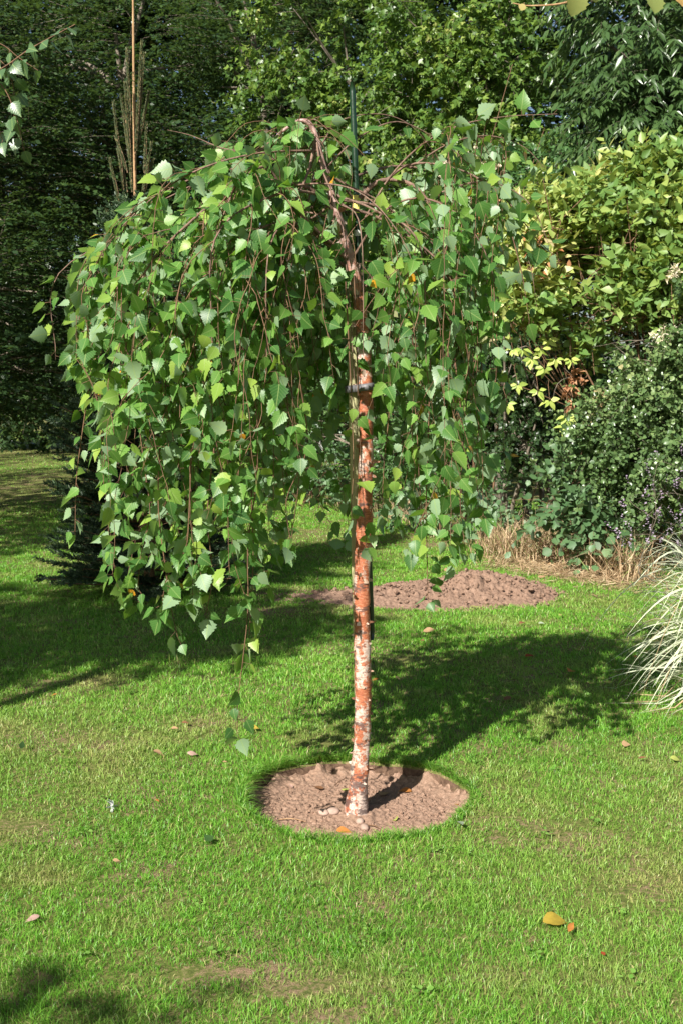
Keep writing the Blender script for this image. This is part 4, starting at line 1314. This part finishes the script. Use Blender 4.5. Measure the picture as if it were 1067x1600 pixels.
    # the traced long hanging shoots
    for pts in ([(150, 560, 4.3), (142, 590, 4.3), (130, 670, 4.3), (120, 750, 4.3), (118, 830, 4.3)],
                [(215, 640, 4.1), (225, 720, 4.1), (235, 800, 4.1), (222, 860, 4.1), (214, 935, 4.1)],
                [(250, 700, 4.0), (248, 790, 4.0), (258, 880, 4.0), (268, 950, 4.0), (278, 995, 4.0)],
                [(335, 700, 4.1), (325, 800, 4.1), (332, 900, 4.1), (322, 960, 4.1)],
                [(405, 640, 3.95), (400, 760, 3.95), (388, 850, 3.95), (388, 950, 3.95), (380, 1030, 3.95), (373, 1090, 3.95), (371, 1145, 3.95)],
                [(392, 700, 4.05), (394, 800, 4.05), (396, 880, 4.05), (390, 990, 4.05)],
                [(300, 700, 4.0), (296, 800, 4.0), (290, 860, 4.0), (262, 900, 4.0), (252, 960, 4.0)],
                [(470, 600, 4.0), (480, 700, 4.0), (448, 780, 4.0), (455, 850, 4.0)],
                [(553, 430, 4.2), (557, 540, 4.2), (560, 640, 4.2), (566, 760, 4.2), (572, 850, 4.2)],
                [(540, 440, 4.15), (546, 560, 4.15), (550, 650, 4.15), (552, 730, 4.15), (548, 800, 4.15)],
                [(672, 560, 4.2), (668, 700, 4.2), (665, 800, 4.2), (667, 880, 4.2), (668, 935, 4.2)],
                [(710, 560, 4.2), (722, 680, 4.2), (718, 780, 4.2), (726, 860, 4.2)],
                [(640, 560, 4.3), (650, 660, 4.3), (655, 760, 4.3), (662, 820, 4.3)],
                [(745, 470, 4.3), (752, 580, 4.3), (745, 700, 4.3), (740, 830, 4.3)],
                [(600, 480, 4.3), (610, 600, 4.3), (600, 720, 4.3), (596, 800, 4.3)],
                [(800, 370, 4.25), (815, 430, 4.25), (826, 500, 4.25)]):
        L_ = sum(np.linalg.norm(at(*pts[i]) - at(*pts[i + 1])) for i in range(len(pts) - 1))
        strands.append((spline([at(*p) for p in pts], max(6, int(L_ / .035))), .0032)); traced_n.append(len(strands) - 1)
    # wood
    V, q = tubes(LP, LR, 7)
    for i, (p, r, s) in enumerate(paths):
        v_, q_ = tubes(LP[i:i + 1], LR[i:i + 1], 7)
        link_mesh("branch", np_mesh("branch", v_, [q_]), M['limb'], e)
    strands_ok = [max(q_[:, 2] - np.interp(q_[:, 0], [-1.3, -1.08, -.9, -.65, -.4, -.15, 1], [1.95, 2.06, 2.22, 2.38, 2.50, 2.62, 2.64]) + (q_[:, 1] - TY) * .18) < .03 or i_ in traced_n for i_, (q_, r_) in enumerate(strands)]
    tset = set(traced_n); traced_n[:] = [sum(strands_ok[:i_]) for i_ in sorted(tset)]
    strands = [s_ for s_, ok in zip(strands, strands_ok) if ok]
    parts = []
    for p, r in strands:
        k = len(p)
        parts.append(tubes(p[None], (np.linspace(.85, .38, k) * r)[None], 4))
    # leaves
    LPs = []; LD = []; LN = []; LS = []; LRn = []
    pet = []
    axis = np.array([-.12, TY])

    def leaf_at(p, tan, side, big=1.0):
        out = np.array([p[0] - axis[0], p[1] - axis[1], 0]); out = out / (np.linalg.norm(out) + 1e-6)
        d = nrm(tan * .35 + side * .85 + out * .25 + np.array([0, 0, -.50 - .5 * rg.random()]) + rg.normal(0, .50, 3))
        pl = .015 + .018 * rg.random()
        p1 = p + nrm(side + tan * .3 + rg.normal(0, .35, 3) - [0, 0, .2]) * pl
        pet.append((p, p1))
        nn = out * .45 + np.array([0, 0, .55]) + np.array([-sd.x, -sd.y, -sd.z]) * .25 + rg.normal(0, .85, 3)
        FK.append(forced[0]); LPs.append(p1); LD.append(d); LN.append(nn)
        LS.append(big * (.040 + .042 * rg.random() ** .9))
        LRn.append(rg.random() * .97 if rg.random() < .99 else .985 + .015 * rg.random())

    forced = [False]
    for si_, (p, r) in enumerate(strands):
        forced[0] = si_ in traced_n
        k = len(p)
        acc = .0; sgn = 1
        for i in range(1, k):
            acc += np.linalg.norm(p[i] - p[i - 1])
            if acc > .0265:
                acc = 0
                if rg.random() < .06: continue
                tan = nrm(p[i] - p[i - 1])
                ref = nrm(np.cross(tan, rg.normal(0, 1, 3)))
                sgn = -sgn
                leaf_at(p[i], tan, ref * sgn, 1.0 if i < k - 3 else .85)
                if rg.random() < .22: leaf_at(p[i], tan, -ref * sgn, .8)
        tan = nrm(p[-1] - p[-2]); leaf_at(p[-1], tan, tan + rg.normal(0, .3, 3), 1.0); leaf_at(p[-2], tan, nrm(np.cross(tan, rg.normal(0, 1, 3))), 1.0)
    forced[0] = False
    for (p, r, traced) in paths:
        s0 = 6 if r > .0045 else 3
        for i in range(s0, 26):
            seg = np.linalg.norm(p[i] - p[i - 1])
            nl = max(1, int(seg / .024))
            for k in range(nl):
                tan = nrm(p[i] - p[i - 1])
                pt = p[i - 1] + (p[i] - p[i - 1]) * rg.random()
                leaf_at(pt, tan, nrm(np.cross(tan, rg.normal(0, 1, 3)) + [0, 0, .2]), 1.0)
    # keep leaves clear of trunk centre line and open some of the trunk to view
    A = np.array(LPs); n0 = len(A)
    LD = np.array(LD); LN = np.array(LN); LS = np.array(LS); LRn = np.array(LRn)
    prs = np.array(pet)
    keep = rg.random(n0) < .82
    for i in range(n0):
        X, Yp = px_of(A[i])
        if 535 < X < 592 and A[i][1] < TY + .02 and Yp > 430 and rg.random() < (.93 if 575 < Yp < 635 else .6): keep[i] = False
        if 520 < X < 590 and A[i][1] < TY and 860 < Yp: keep[i] = False
        if A[i][2] > 2.12 and -.15 < A[i][0] < .07 and A[i][1] < TY + .02 and rg.random() < .62: keep[i] = False
        if A[i][2] > 2.05 and abs(A[i][0] - .055) < .05 and A[i][1] < 4.47 and rg.random() < .85: keep[i] = False
        if A[i][0] > .12 and not (A[i][0] > .40 and A[i][2] > 1.95) and rg.random() < .25: keep[i] = False
        w_ = A[i] - np.array([.07, TY, 0]); hs = np.array([sd.x, sd.y]) / math.hypot(sd.x, sd.y)
        al = w_[0] * hs[0] + w_[1] * hs[1]; ac = abs(w_[0] * hs[1] - w_[1] * hs[0])
        if al < 0 and ac < .05 and A[i][2] + al * math.tan(SUN_EL) < 1.85 and rg.random() < .75: keep[i] = False
    ztop_ = np.interp(A[:, 0], [-1.3, -1.08, -.9, -.65, -.4, -.15, 1], [1.95, 2.06, 2.22, 2.38, 2.50, 2.62, 2.64])
    keep &= A[:, 2] + (A[:, 1] - TY) * .18 < ztop_ + rg.normal(0, .03, n0)
    keep |= np.array(FK) & (A[:, 2] < 1.15)
    LS = np.where(LRn > .978, LS * .7, LS)
    A, LD, LN, LS, LRn, prs = A[keep], LD[keep], LN[keep], LS[keep], LRn[keep], prs[keep]
    print("birch leaves", len(A), "strands", len(strands))
    me = leaves_mesh("leaves", T_BIRCH, A, LD, LN, LS, LRn, .22, .28, rg, twist=.25, uv=True)
    o = link_mesh("crown", me, M['birch_leaf'], e)
    K = np.stack([prs[:, 0], prs.mean(1), prs[:, 1]], 1)
    parts.append(tubes(K, np.full(K.shape[:2], .0009), 3))
    V, q = merge(parts)
    link_mesh("hanging_twigs", np_mesh("hanging_twigs", V, [q]), M['twig'], e)


weeping_birch()

# ---------------------------------------------------------------- stake, pole, strap


def box_between(a, b, wx, wy, nz=14, jit=0.0, bev=.12):
    """square post from a to b with softened arrises"""
    rg = np.random.default_rng(9)
    a = np.array(a); b = np.array(b)
    ring = [(-1 + bev, -1), (1 - bev, -1), (1, -1 + bev), (1, 1 - bev), (1 - bev, 1), (-1 + bev, 1), (-1, 1 - bev), (-1, -1 + bev)]
    V = []; q = []
    for i in range(nz):
        t = i / (nz - 1); c = a + (b - a) * t
        s = 1 if i < nz - 1 else .93
        for (x, y) in ring:
            V.append(c + np.array([x * wx * s, y * wy * s, 0]) + rg.normal(0, jit, 3))
    for i in range(nz - 1):
        for j in range(8):
            q.append((i * 8 + j, i * 8 + (j + 1) % 8, (i + 1) * 8 + (j + 1) % 8, (i + 1) * 8 + j))
    V.append(b + [0, 0, .002]); k = len(V) - 1
    tr = [((nz - 1) * 8 + j, (nz - 1) * 8 + (j + 1) % 8, k) for j in range(8)]
    return np.array(V), np.array(q), np.array(tr)


def stake_mat():
    m, t, b = newmat("stake_wood")
    n1 = noise(t, 30, 6, .65, stretch=(3, 3, .25)); n2 = noise(t, 6, 3, .5)
    c = ramp(t, [(.3, (.20, .18, .09)), (.5, (.36, .32, .17)), (.7, (.50, .44, .27))], n1).outputs[0]
    c = mixc(t, math_(t, 'MULTIPLY', n2, .6), c, (.30, .33, .14))
    t.links.new(c, b.inputs["Base Color"]); b.inputs["Roughness"].default_value = .85
    bp = N_(t, "ShaderNodeBump"); bp.inputs["Strength"].default_value = .6; bp.inputs["Distance"].default_value = .003
    t.links.new(n1, bp.inputs["Height"]); t.links.new(bp.outputs[0], b.inputs["Normal"])
    return m


s0 = at(566, 1262, 4.475); s0[2] = -.09
s1 = at(551, 488, 4.455)
e = empty("wooden_stake", (s0[0], s0[1], -.055), "weathered greenish square wooden stake behind the birch trunk", "stake")
V, q, t_ = box_between(s0, s1, .0225, .0225, 24, .0007)
link_mesh("post", np_mesh("post", V, [q, t_], smooth=False), stake_mat(), e)

pa, pb = at(581, 1000, 4.458), at(550, 128, 4.470)
e = empty("garden_pole", pa, "slim dark green garden pole tied upright behind the birch", "pole")
K = 60
tt = np.linspace(0, 1, K)[:, None]
Pp = pa + (pb - pa) * tt
Rp = .0115 * (1 + .035 * np.sin(np.arange(K) * 2.1)) * np.ones(K)
Rp = Rp.copy(); Rp[0] = .006; Rp[-1] = .0085
V, q = tubes(Pp[None], Rp[None], 14)
link_mesh("tube", np_mesh("tube", V, [q, np.array([list(range(14))]), np.array([[len(V) - 1 - i for i in range(14)]])]), plain("pole_green", (.008, .030, .012), .3, .6, .2, 90), e)
u = (pb - pa)


def pole_at(py):
    return pa + u * ((1000 - py) / (1000 - 128))


V, q = tubes(np.stack([pole_at(326), pole_at(312), pole_at(299)])[None] + np.array([-.001, -.0015, 0]), np.array([[.0125, .0128, .0125]]), 14)
link_mesh("tape", np_mesh("tape", V, [q]), plain("yellow_tape", (.72, .62, .16), .5), e)
V, q = tubes(np.stack([pole_at(361), pole_at(357), pole_at(352)])[None], np.array([[.0128, .0135, .0128]]), 14)
link_mesh("tie", np_mesh("tie", V, [q]), plain("white_tie", (.6, .6, .58), .5), e)
# dark stub clip with cross tube near top, where the pole meets the branch
# rubber strap
zc = at(560, 605, TY)[2]


def strap():
    tx = at(571, 605, 4.40)[0]; sx = at(552.5, 605, 4.455)[0]
    pts = [(tx + .031, 4.41), (tx + .022, 4.382), (tx + .004, 4.3695), (tx - .02, 4.378), (sx - .012, 4.418), (sx - .030, 4.435), (sx - .031, 4.47), (sx - .012, 4.487), (sx + .02, 4.486), (tx + .02, 4.482), (tx + .036, 4.455)]
    rot = [(x, y, zc + .004 * math.sin(i)) for i, (x, y) in enumerate(pts)]
    P = spline(rot + [rot[0]], 60)
    P[:, 2] = zc + (P[:, 0] - tx) * .12
    tn = nrm(np.gradient(P, axis=0)); outv = nrm(np.cross(tn, [0, 0, 1.]))
    h = .0135; th = .002
    V = np.stack([P - outv * th - [0, 0, h], P + outv * th - [0, 0, h], P + outv * th + [0, 0, h], P - outv * th + [0, 0, h]], 1)
    K = len(P); idx = np.arange(K * 4).reshape(K, 4)
    a, b = idx[:-1], idx[1:]
    q = np.stack([a, np.roll(a, -1, 1), np.roll(b, -1, 1), b], -1).reshape(-1, 4)
    e = empty("tree_tie", (tx, 4.40, zc), "dark grey rubber strap round the birch trunk and stake", "tree tie")
    m = plain("rubber", (.13, .125, .13), .5, .5, .2, 60)
    link_mesh("strap", np_mesh("strap", V.reshape(-1, 3), [q]), m, e)
    # loose tail sticking out to the right
    T = spline([(tx + .030, 4.405, zc), (tx + .05, 4.40, zc - .001), (tx + .075, 4.405, zc - .002)], 8)
    tn = nrm(np.gradient(T, axis=0)); outv = nrm(np.cross(tn, [0, 0, 1.])); h = .008
    V = np.stack([T - outv * th - [0, 0, h], T + outv * th - [0, 0, h], T + outv * th + [0, 0, h], T - outv * th + [0, 0, h]], 1)
    K = len(T); idx = np.arange(K * 4).reshape(K, 4); a, b = idx[:-1], idx[1:]
    q = np.stack([a, np.roll(a, -1, 1), np.roll(b, -1, 1), b], -1).reshape(-1, 4)
    q = np.concatenate([q, [idx[0], idx[-1][::-1]]])
    link_mesh("strap_tail", np_mesh("strap_tail", V.reshape(-1, 3), [q]), m, e)


strap()

# ---------------------------------------------------------------- stones in the bed
stone_m = plain("stone", (.34, .24, .19), .8, .3, .25, 30)
for lab, px_, py_, r, fl in (("large smooth tan stone left of the trunk foot", 506, 1270, .026, .5), ("tan stone beside the larger one, nearer the trunk", 521, 1269, .026, .55),
                             ("small rounded orange stone at the foot of the trunk", 562, 1282, .018, .7), ("small pinkish stone in front of the trunk foot", 569, 1290, .020, .7),
                             ("grey stone under the left rim of the bed", 402, 1241, .018, .5), ("flat tan pebble near the left rim of the bed", 408, 1272, .012, .5)):
    g = gnd(px_, py_, -.05)
    z = float(soil_z(np.array(g[0]), np.array(g[1])))
    V, q, t_ = pebble_geo((g[0], g[1], z + r * fl * .5), r * 1.0, np.random.default_rng(int(px_)), seg=14, flat=fl, rough=.02)
    me = np_mesh("stone", V, [q, t_])
    o = link_mesh("stone", me, stone_m)
    tag(o, lab, "stone", "stones in the soil bed")

# ---------------------------------------------------------------- fallen leaves
fm = {}


def fmat(name, col):
    if name not in fm:
        fm[name] = leaf_mat("fallen_" + name, [(0, tuple(c * .75 for c in col)), (1, col)], trans=.25, tcol=col, rough=.75, spec=.2, veins=False, varn=70)
    return fm[name]


CO = dict(tan=(.58, .36, .20), orange=(.72, .28, .07), brown=(.30, .14, .07), yellow=(.60, .43, .06), green=(.05, .12, .03), pale=(.45, .52, .38), pink=(.70, .45, .38), lime=(.55, .60, .15), white=(.8, .8, .8), red=(.45, .08, .03))
FL = [(85, 1088, 'orange', .035, "small orange leaf at the left on the shaded lawn"), (290, 1132, 'brown', .034, "curled dark brown leaf, the upper of two below the birch"), (274, 1141, 'tan', .036, "tan leaf touching the curled dark brown one"),
      (248, 1178, 'tan', .055, "tan brown leaf on the sunny lawn left of the longest hanging shoot"), (301, 1179, 'pink', .045, "pinkish tan leaf just right of the tan brown one"), (396, 1139, 'yellow', .05, "narrow yellow leaf beside the tip of the longest hanging shoot"),
      (352, 1194, 'tan', .022, "tiny tan leaf below the longest hanging shoot"), (35, 1170, 'green', .055, "dark green leaf at the left edge of the lawn"), (247, 1254, 'orange', .028, "small orange leaf left of the bed near the white petal"),
      (325, 1315, 'green', .045, "dark green leaf lower left of the bed"), (51, 1438, 'pink', .045, "pale pink leaf in the lower left foreground"), (182, 1348, 'tan', .025, "small tan leaf upright in the grass at the left"),
      (670, 989, 'tan', .085, "long curled tan leaf right of the trunk in the sun"), (659, 1003, 'brown', .035, "small brown leaf just below the long curled tan one"), (890, 1053, 'orange', .095, "large orange tan leaf in the crown shadow on the right"),
      (791, 1093, 'brown', .07, "brown leaf in the middle of the crown shadow"), (828, 1027, 'red', .08, "reddish brown leaf in the upper part of the crown shadow"), (717, 1293, 'pale', .078, "pale grey-green leaf at the right rim of the bed"),
      (867, 1443, 'yellow', .082, "large yellow leaf in the right foreground"), (891, 1456, 'orange', .042, "small orange leaf touching the large yellow one"), (941, 1495, 'red', .022, "tiny red leaf in the right foreground"),
      (978, 1166, 'tan', .045, "tan leaf at the right just below the crown shadow"), (1003, 1188, 'brown', .04, "brown leaf at the right below the tan one"), (1055, 1188, 'lime', .05, "pale lime leaf near the right edge"),
      (864, 884, 'tan', .12, "curled tan leaf on the grass right of the soil heap"), (700, 893, 'tan', .08, "tan leaf behind the soil heap, left of its pair"), (707, 896, 'pink', .08, "pinkish leaf behind the soil heap, right of its pair"),
      (586, 1063, 'orange', .035, "small orange leaf just right of the trunk"), (845, 976, 'pale', .05, "small pale leaf on the lawn below the soil heap"), (815, 976, 'brown', .06, "brown leaf beside the small pale one below the soil heap"),
      (993, 1030, 'orange', .05, "small orange leaf left of the striped grass"), (1035, 1052, 'red', .10, "reddish brown leaf under the striped grass"), (875, 963, 'lime', .05, "pale lime leaf in the upper edge of the crown shadow"), (732, 1087, 'lime', .045, "small lime leaf in the left part of the crown shadow"),
      (740, 922, 'lime', .07, "lime leaf lying on the soil heap"), (846, 903, 'tan', .07, "tan leaf at the right foot of the soil heap"), (235, 873, 'tan', .05, "tan leaf in the shade near the spruce"),
      # in the bed
      (601, 1239, 'tan', .062, "narrow tan leaf on the soil right of the trunk"), (633, 1234, 'orange', .055, "curled orange tan leaf on the soil, right of the narrow tan one"), (540, 1235, 'lime', .035, "yellowish leaf on the soil just left of the trunk"),
      (616, 1278, 'lime', .05, "yellow-green leaf on the soil right of the trunk foot"), (714, 1256, 'orange', .04, "orange leaf on the soil at the right rim"), (537, 1302, 'orange', .055, "orange leaf at the near rim of the bed"), (497, 1232, 'brown', .05, "dark brown leaf on the soil left of the trunk"),
      (455, 1228, 'pink', .03, "small pinkish leaf on the soil near the far left rim")]
for i, (px_, py_, cc, sz, lab) in enumerate(FL):
    rg = np.random.default_rng(500 + i)
    g = gnd(px_, py_, .015)
    inbed = math.hypot(g[0] - BED[0], g[1] - BED[1]) < .42
    if inbed:
        g = gnd(px_, py_, -.05); z = float(soil_z(np.array(g[0]), np.array(g[1]))) + .006
    else:
        z = .026
        hh = float(heap_h(np.array(g[0]), np.array(g[1])))
        if hh > .03: g = gnd(px_, py_, hh); z = float(heap_h(np.array(g[0]), np.array(g[1]))) + .015
    a = rg.random() * 6.28
    if cc in ('yellow', 'tan'): a = rg.normal(0, .3)
    d = np.array([[math.cos(a), math.sin(a), rg.normal(.15, .12)]])
    p = np.array([[g[0], g[1], z]]) - nrm(d) * sz * .5
    p[0, 2] = max(p[0, 2], z - .002)
    me = leaves_mesh("fallen_leaf", T_BIRCH if i % 4 == 1 and cc in ('green', 'lime', 'tan') else T_FALL, p, d, np.array([[rg.normal(0, .25), -.35 + rg.normal(0, .25), 1.]]), sz, np.array([rg.random()]), .3, .35, rg, twist=.35)
    me.transform(Matrix.Translation((-float(g[0]), -float(g[1]), -z)))
    o = link_mesh("fallen_leaf", me, fmat(cc, CO[cc]))
    o.location = (float(g[0]), float(g[1]), z)
    tag(o, lab, "leaf", "fallen leaves on lawn and soil")

# white petals clump
g = gnd(176, 1260, .02); rg = np.random.default_rng(77)
n = 9
P = np.tile(g, (n, 1)) + rg.normal(0, .006, (n, 3)) * [1, 1, .5]
o = link_mesh("white_petals", leaves_mesh("white_petals", T_OVATE, P, rg.normal(0, 1, (n, 3)) + [0, 0, .3], rg.normal(0, 1, (n, 3)), .026, rg.random(n), .3, .4, rg), fmat('white', CO['white']))
tag(o, "tuft of white petals lying on the lawn left of the bed", "petals")

# twigs on the soil
for k, (a, b, lab) in enumerate((((523, 1226), (545, 1216), "short dark twig on the soil left of the trunk"), ((436, 1280), (478, 1283), "pale thin stalk lying on the soil in the left of the bed"), ((575, 1288), (598, 1298), "thin dark twig in front of the trunk foot"))):
    A = gnd(*a, -.05); Bq = gnd(*b, -.05)
    A[2] = soil_z(A[0], A[1]) + .006; Bq[2] = soil_z(Bq[0], Bq[1]) + .008
    V, q = tube_path([A, (A + Bq) / 2 + [0, 0.004, .006], Bq], [.0022, .002, .0012], 10, 5)
    tag(link_mesh("twig", np_mesh("twig", V, [q]), M['twig'] if k != 1 else M['shoot']), lab, "twig", "twigs on the soil bed")

# ---------------------------------------------------------------- overhanging branches near the camera


def overhang_leaf_set(e, paths, step, size, mat, tmpl, seed, hang_=.6, uv=True, bigvar=.3):
    rg = np.random.default_rng(seed)
    A = []; D = []; Nn = []; parts = []
    for pts, r in paths:
        L_ = sum(np.linalg.norm(np.array(pts[i]) - np.array(pts[i + 1])) for i in range(len(pts) - 1))
        n = max(8, int(L_ / .02)); P = spline(pts, n)
        parts.append(tubes(P[None], (np.linspace(1, .4, n) * r)[None], 5))
        acc = 0; sg = 1
        for i in range(n // 6, n):
            acc += np.linalg.norm(P[i] - P[i - 1])
            if acc > step:
                acc = 0; sg = -sg
                tan = nrm(P[i] - P[i - 1]); s = nrm(np.cross(tan, [0, 0, 1.]) + rg.normal(0, .3, 3)) * sg
                d = nrm(tan * .4 + s * .6 + np.array([0, 0, -hang_]) + rg.normal(0, .2, 3))
                p1 = P[i] + nrm(s + [0, 0, -.5]) * .018
                parts.append(tubes(np.stack([P[i], (P[i] + p1) / 2, p1])[None], np.full((1, 3), .001), 3))
                A.append(p1); D.append(d); Nn.append(np.array([-.3, -.8, .6]) + rg.normal(0, .5, 3))
    A = np.array(A); n = len(A)
    me = leaves_mesh("leaves", tmpl, A, np.array(D), np.array(Nn), size * (1 - bigvar / 2 + bigvar * rg.random(n)), rg.random(n) * .5, .25, .3, rg, twist=.2, uv=uv)
    o = link_mesh("overhanging_leaves", me, mat, e)
    V, q = merge(parts)
    link_mesh("overhanging_twigs", np_mesh("overhanging_twigs", V, [q]), M['twig'], e)


dkb = leaf_mat("dusky_birch_leaf", [(0, (.05, .11, .045)), (1, (.13, .22, .10))], trans=.3, tcol=(.2, .35, .05), rough=.34, spec=.55, under=(.2, .28, .17), veins=True)
BT = (-3.3, 3.4, 0)
e = tree("birch_tree", "older birch left of the view with leafy shoots hanging into the upper left corner", "tree", BT,
         [(-3.5, 3.7, 3.2, .8, .7, .40), (-2.75, 4.4, 2.95, .55, .5, .28), (-3.3, 4.4, 3.1, .7, .5, .3), (-3.6, 3.0, 4.2, .8, .7, .6), (-4.3, 3.7, 3.3, .7, .6, .45)],
         1100, dict(SHADE, size=.08, L=.4, nl=12, gap=.32), M['birch_leaf'], M['white_bark'], 91, .08, 1, None, 150)
o1 = at(-60, 110, 4.3)
overhang_leaf_set(e, [([(-2.9, 4.0, 2.9), tuple(at(-150, 150, 4.3)), tuple(at(-20, 118, 4.3)), tuple(at(50, 75, 4.3)), tuple(at(118, 38, 4.3))], .004),
                      ([tuple(at(-150, 150, 4.3)), tuple(at(-60, 100, 4.2)), tuple(at(0, 130, 4.2)), tuple(at(25, 180, 4.2)), tuple(at(38, 235, 4.2))], .003),
                      ([tuple(at(-150, 150, 4.3)), tuple(at(-50, 60, 4.4)), tuple(at(0, 68, 4.4)), tuple(at(30, 90, 4.4)), tuple(at(60, 110, 4.4))], .003),
                      ([tuple(at(-150, 150, 4.3)), tuple(at(-60, 150, 4.1)), tuple(at(-15, 170, 4.1)), tuple(at(5, 220, 4.1))], .003),
                      ([tuple(at(-150, 150, 4.3)), tuple(at(-80, 120, 4.35)), tuple(at(-10, 90, 4.35)), tuple(at(20, 130, 4.35)), tuple(at(22, 200, 4.35))], .003)],
                  .028, .062, dkb, T_BIRCH, 92)

vine = leaf_mat("vine_leaf", [(0, (.28, .34, .10)), (.6, (.42, .45, .14)), (1, (.50, .26, .10))], trans=.45, tcol=(.5, .5, .1), rough=.6, veins=True)
VB = (1.55, 3.0, 0)
e = empty("overhanging_vine", (2.6, 3.4, 0), "vine overhanging the top right edge with yellowing leaves and a bare shoot", "climber")
T_VINE = leaf_template(11, 1.15, .12, .45, px=.6)
rg = np.random.default_rng(95)
stem = [(2.6, 3.4, 0), (2.55, 3.35, 1.2), (2.3, 3.3, 2.4), (1.6, 3.25, 2.9), tuple(at(1067, -60, 3.2)), tuple(at(960, -35, 3.2)), tuple(at(890, 2, 3.2)), tuple(at(830, 9, 3.2)), tuple(at(800, 5, 3.2))]
parts = [tube_path(stem, [.02, .018, .014, .010, .006, .004, .003, .002, .0015], 60, 7)]
A = []; D = []; Nn = []; Sz = []
for (px_, py_, s) in ((903, -14, .060), (1020, -14, .062), (930, -30, .05), (1080, -25, .06), (818, 6, .018), (985, -45, .06)):
    p = at(px_, py_, 3.18); j = at(px_, -40 if py_ < 0 else py_ - 1, 3.2)
    parts.append(tube_path([j, (p + j) / 2 + [0, -.004, 0], p], [.0012, .001, .001], 6, 4))
    A.append(p); D.append((rg.normal(0, .2), rg.normal(0, .2), -1)); Nn.append((rg.normal(-.2, .3), -.7, .6)); Sz.append(s)
link_mesh("leaves", leaves_mesh("leaves", T_VINE, np.array(A), np.array(D, float), np.array(Nn, float), np.array(Sz), rg.random(len(A)), .2, .3, rg, uv=True, twist=.2), vine, e)
V, q = merge(parts); link_mesh("stem", np_mesh("stem", V, [q]), M['shoot'], e)

# trees outside the frame whose shade falls into the picture
G3 = "tall trees left of the view that shade the back of the garden"
for i, (bx, by, zz, rr, hh, lab) in enumerate([(-7.6, 7.0, 5.0, 1.7, 7.0, "tall leafy tree outside the left edge, level with the soil heap"), (-9.0, 11.0, 5.0, 1.9, 7.4, "tall leafy tree outside the left edge, farther back beside the lawn"),
                                               (-6.4, 1.4, 5.6, 1.35, 7.6, "tall leafy tree outside the left edge, nearest the camera"),
                                               (-13.2, 20.0, 5.0, 2.6, 8.0, "tall leafy tree outside the left edge, farthest down the lawn"), (-10.6, 14.8, 5.2, 2.0, 8.0, "tall leafy tree outside the left edge, second farthest down the lawn")]):
    bl = [(bx, by, zz, rr, rr, 1.3), (bx + .9, by + .8, zz - 1.3, rr * .7, rr * .7, .9), (bx, by, hh, rr * .8, rr * .8, 1.2), (bx - .8, by + .6, zz - 1.8, rr * .7, rr * .7, .9)]
    tree("shade_tree", lab, "tree", (bx, by, 0), bl, 900, SHADE, M['maple_leaf'], M['bark_grey'], 200 + i, .14, 1, G3, 0)
tree("garden_shrub", "leafy shrub tree behind the camera shading the bottom left of the lawn", "tree", (-3.2, -1.2, 0),
     [(-2.85, -1.50, 2.9, .6, .28, .30), (-2.3, -1.52, 2.9, .45, .25, .25), (-3.4, -1.50, 2.9, .5, .28, .30), (-3.6, -2.0, 3.3, .8, .5, .6)], 520, dict(SHADE, size=.09, L=.3), M['maple_leaf'], M['bark_grey'], 210, .06, 1, None, 0)
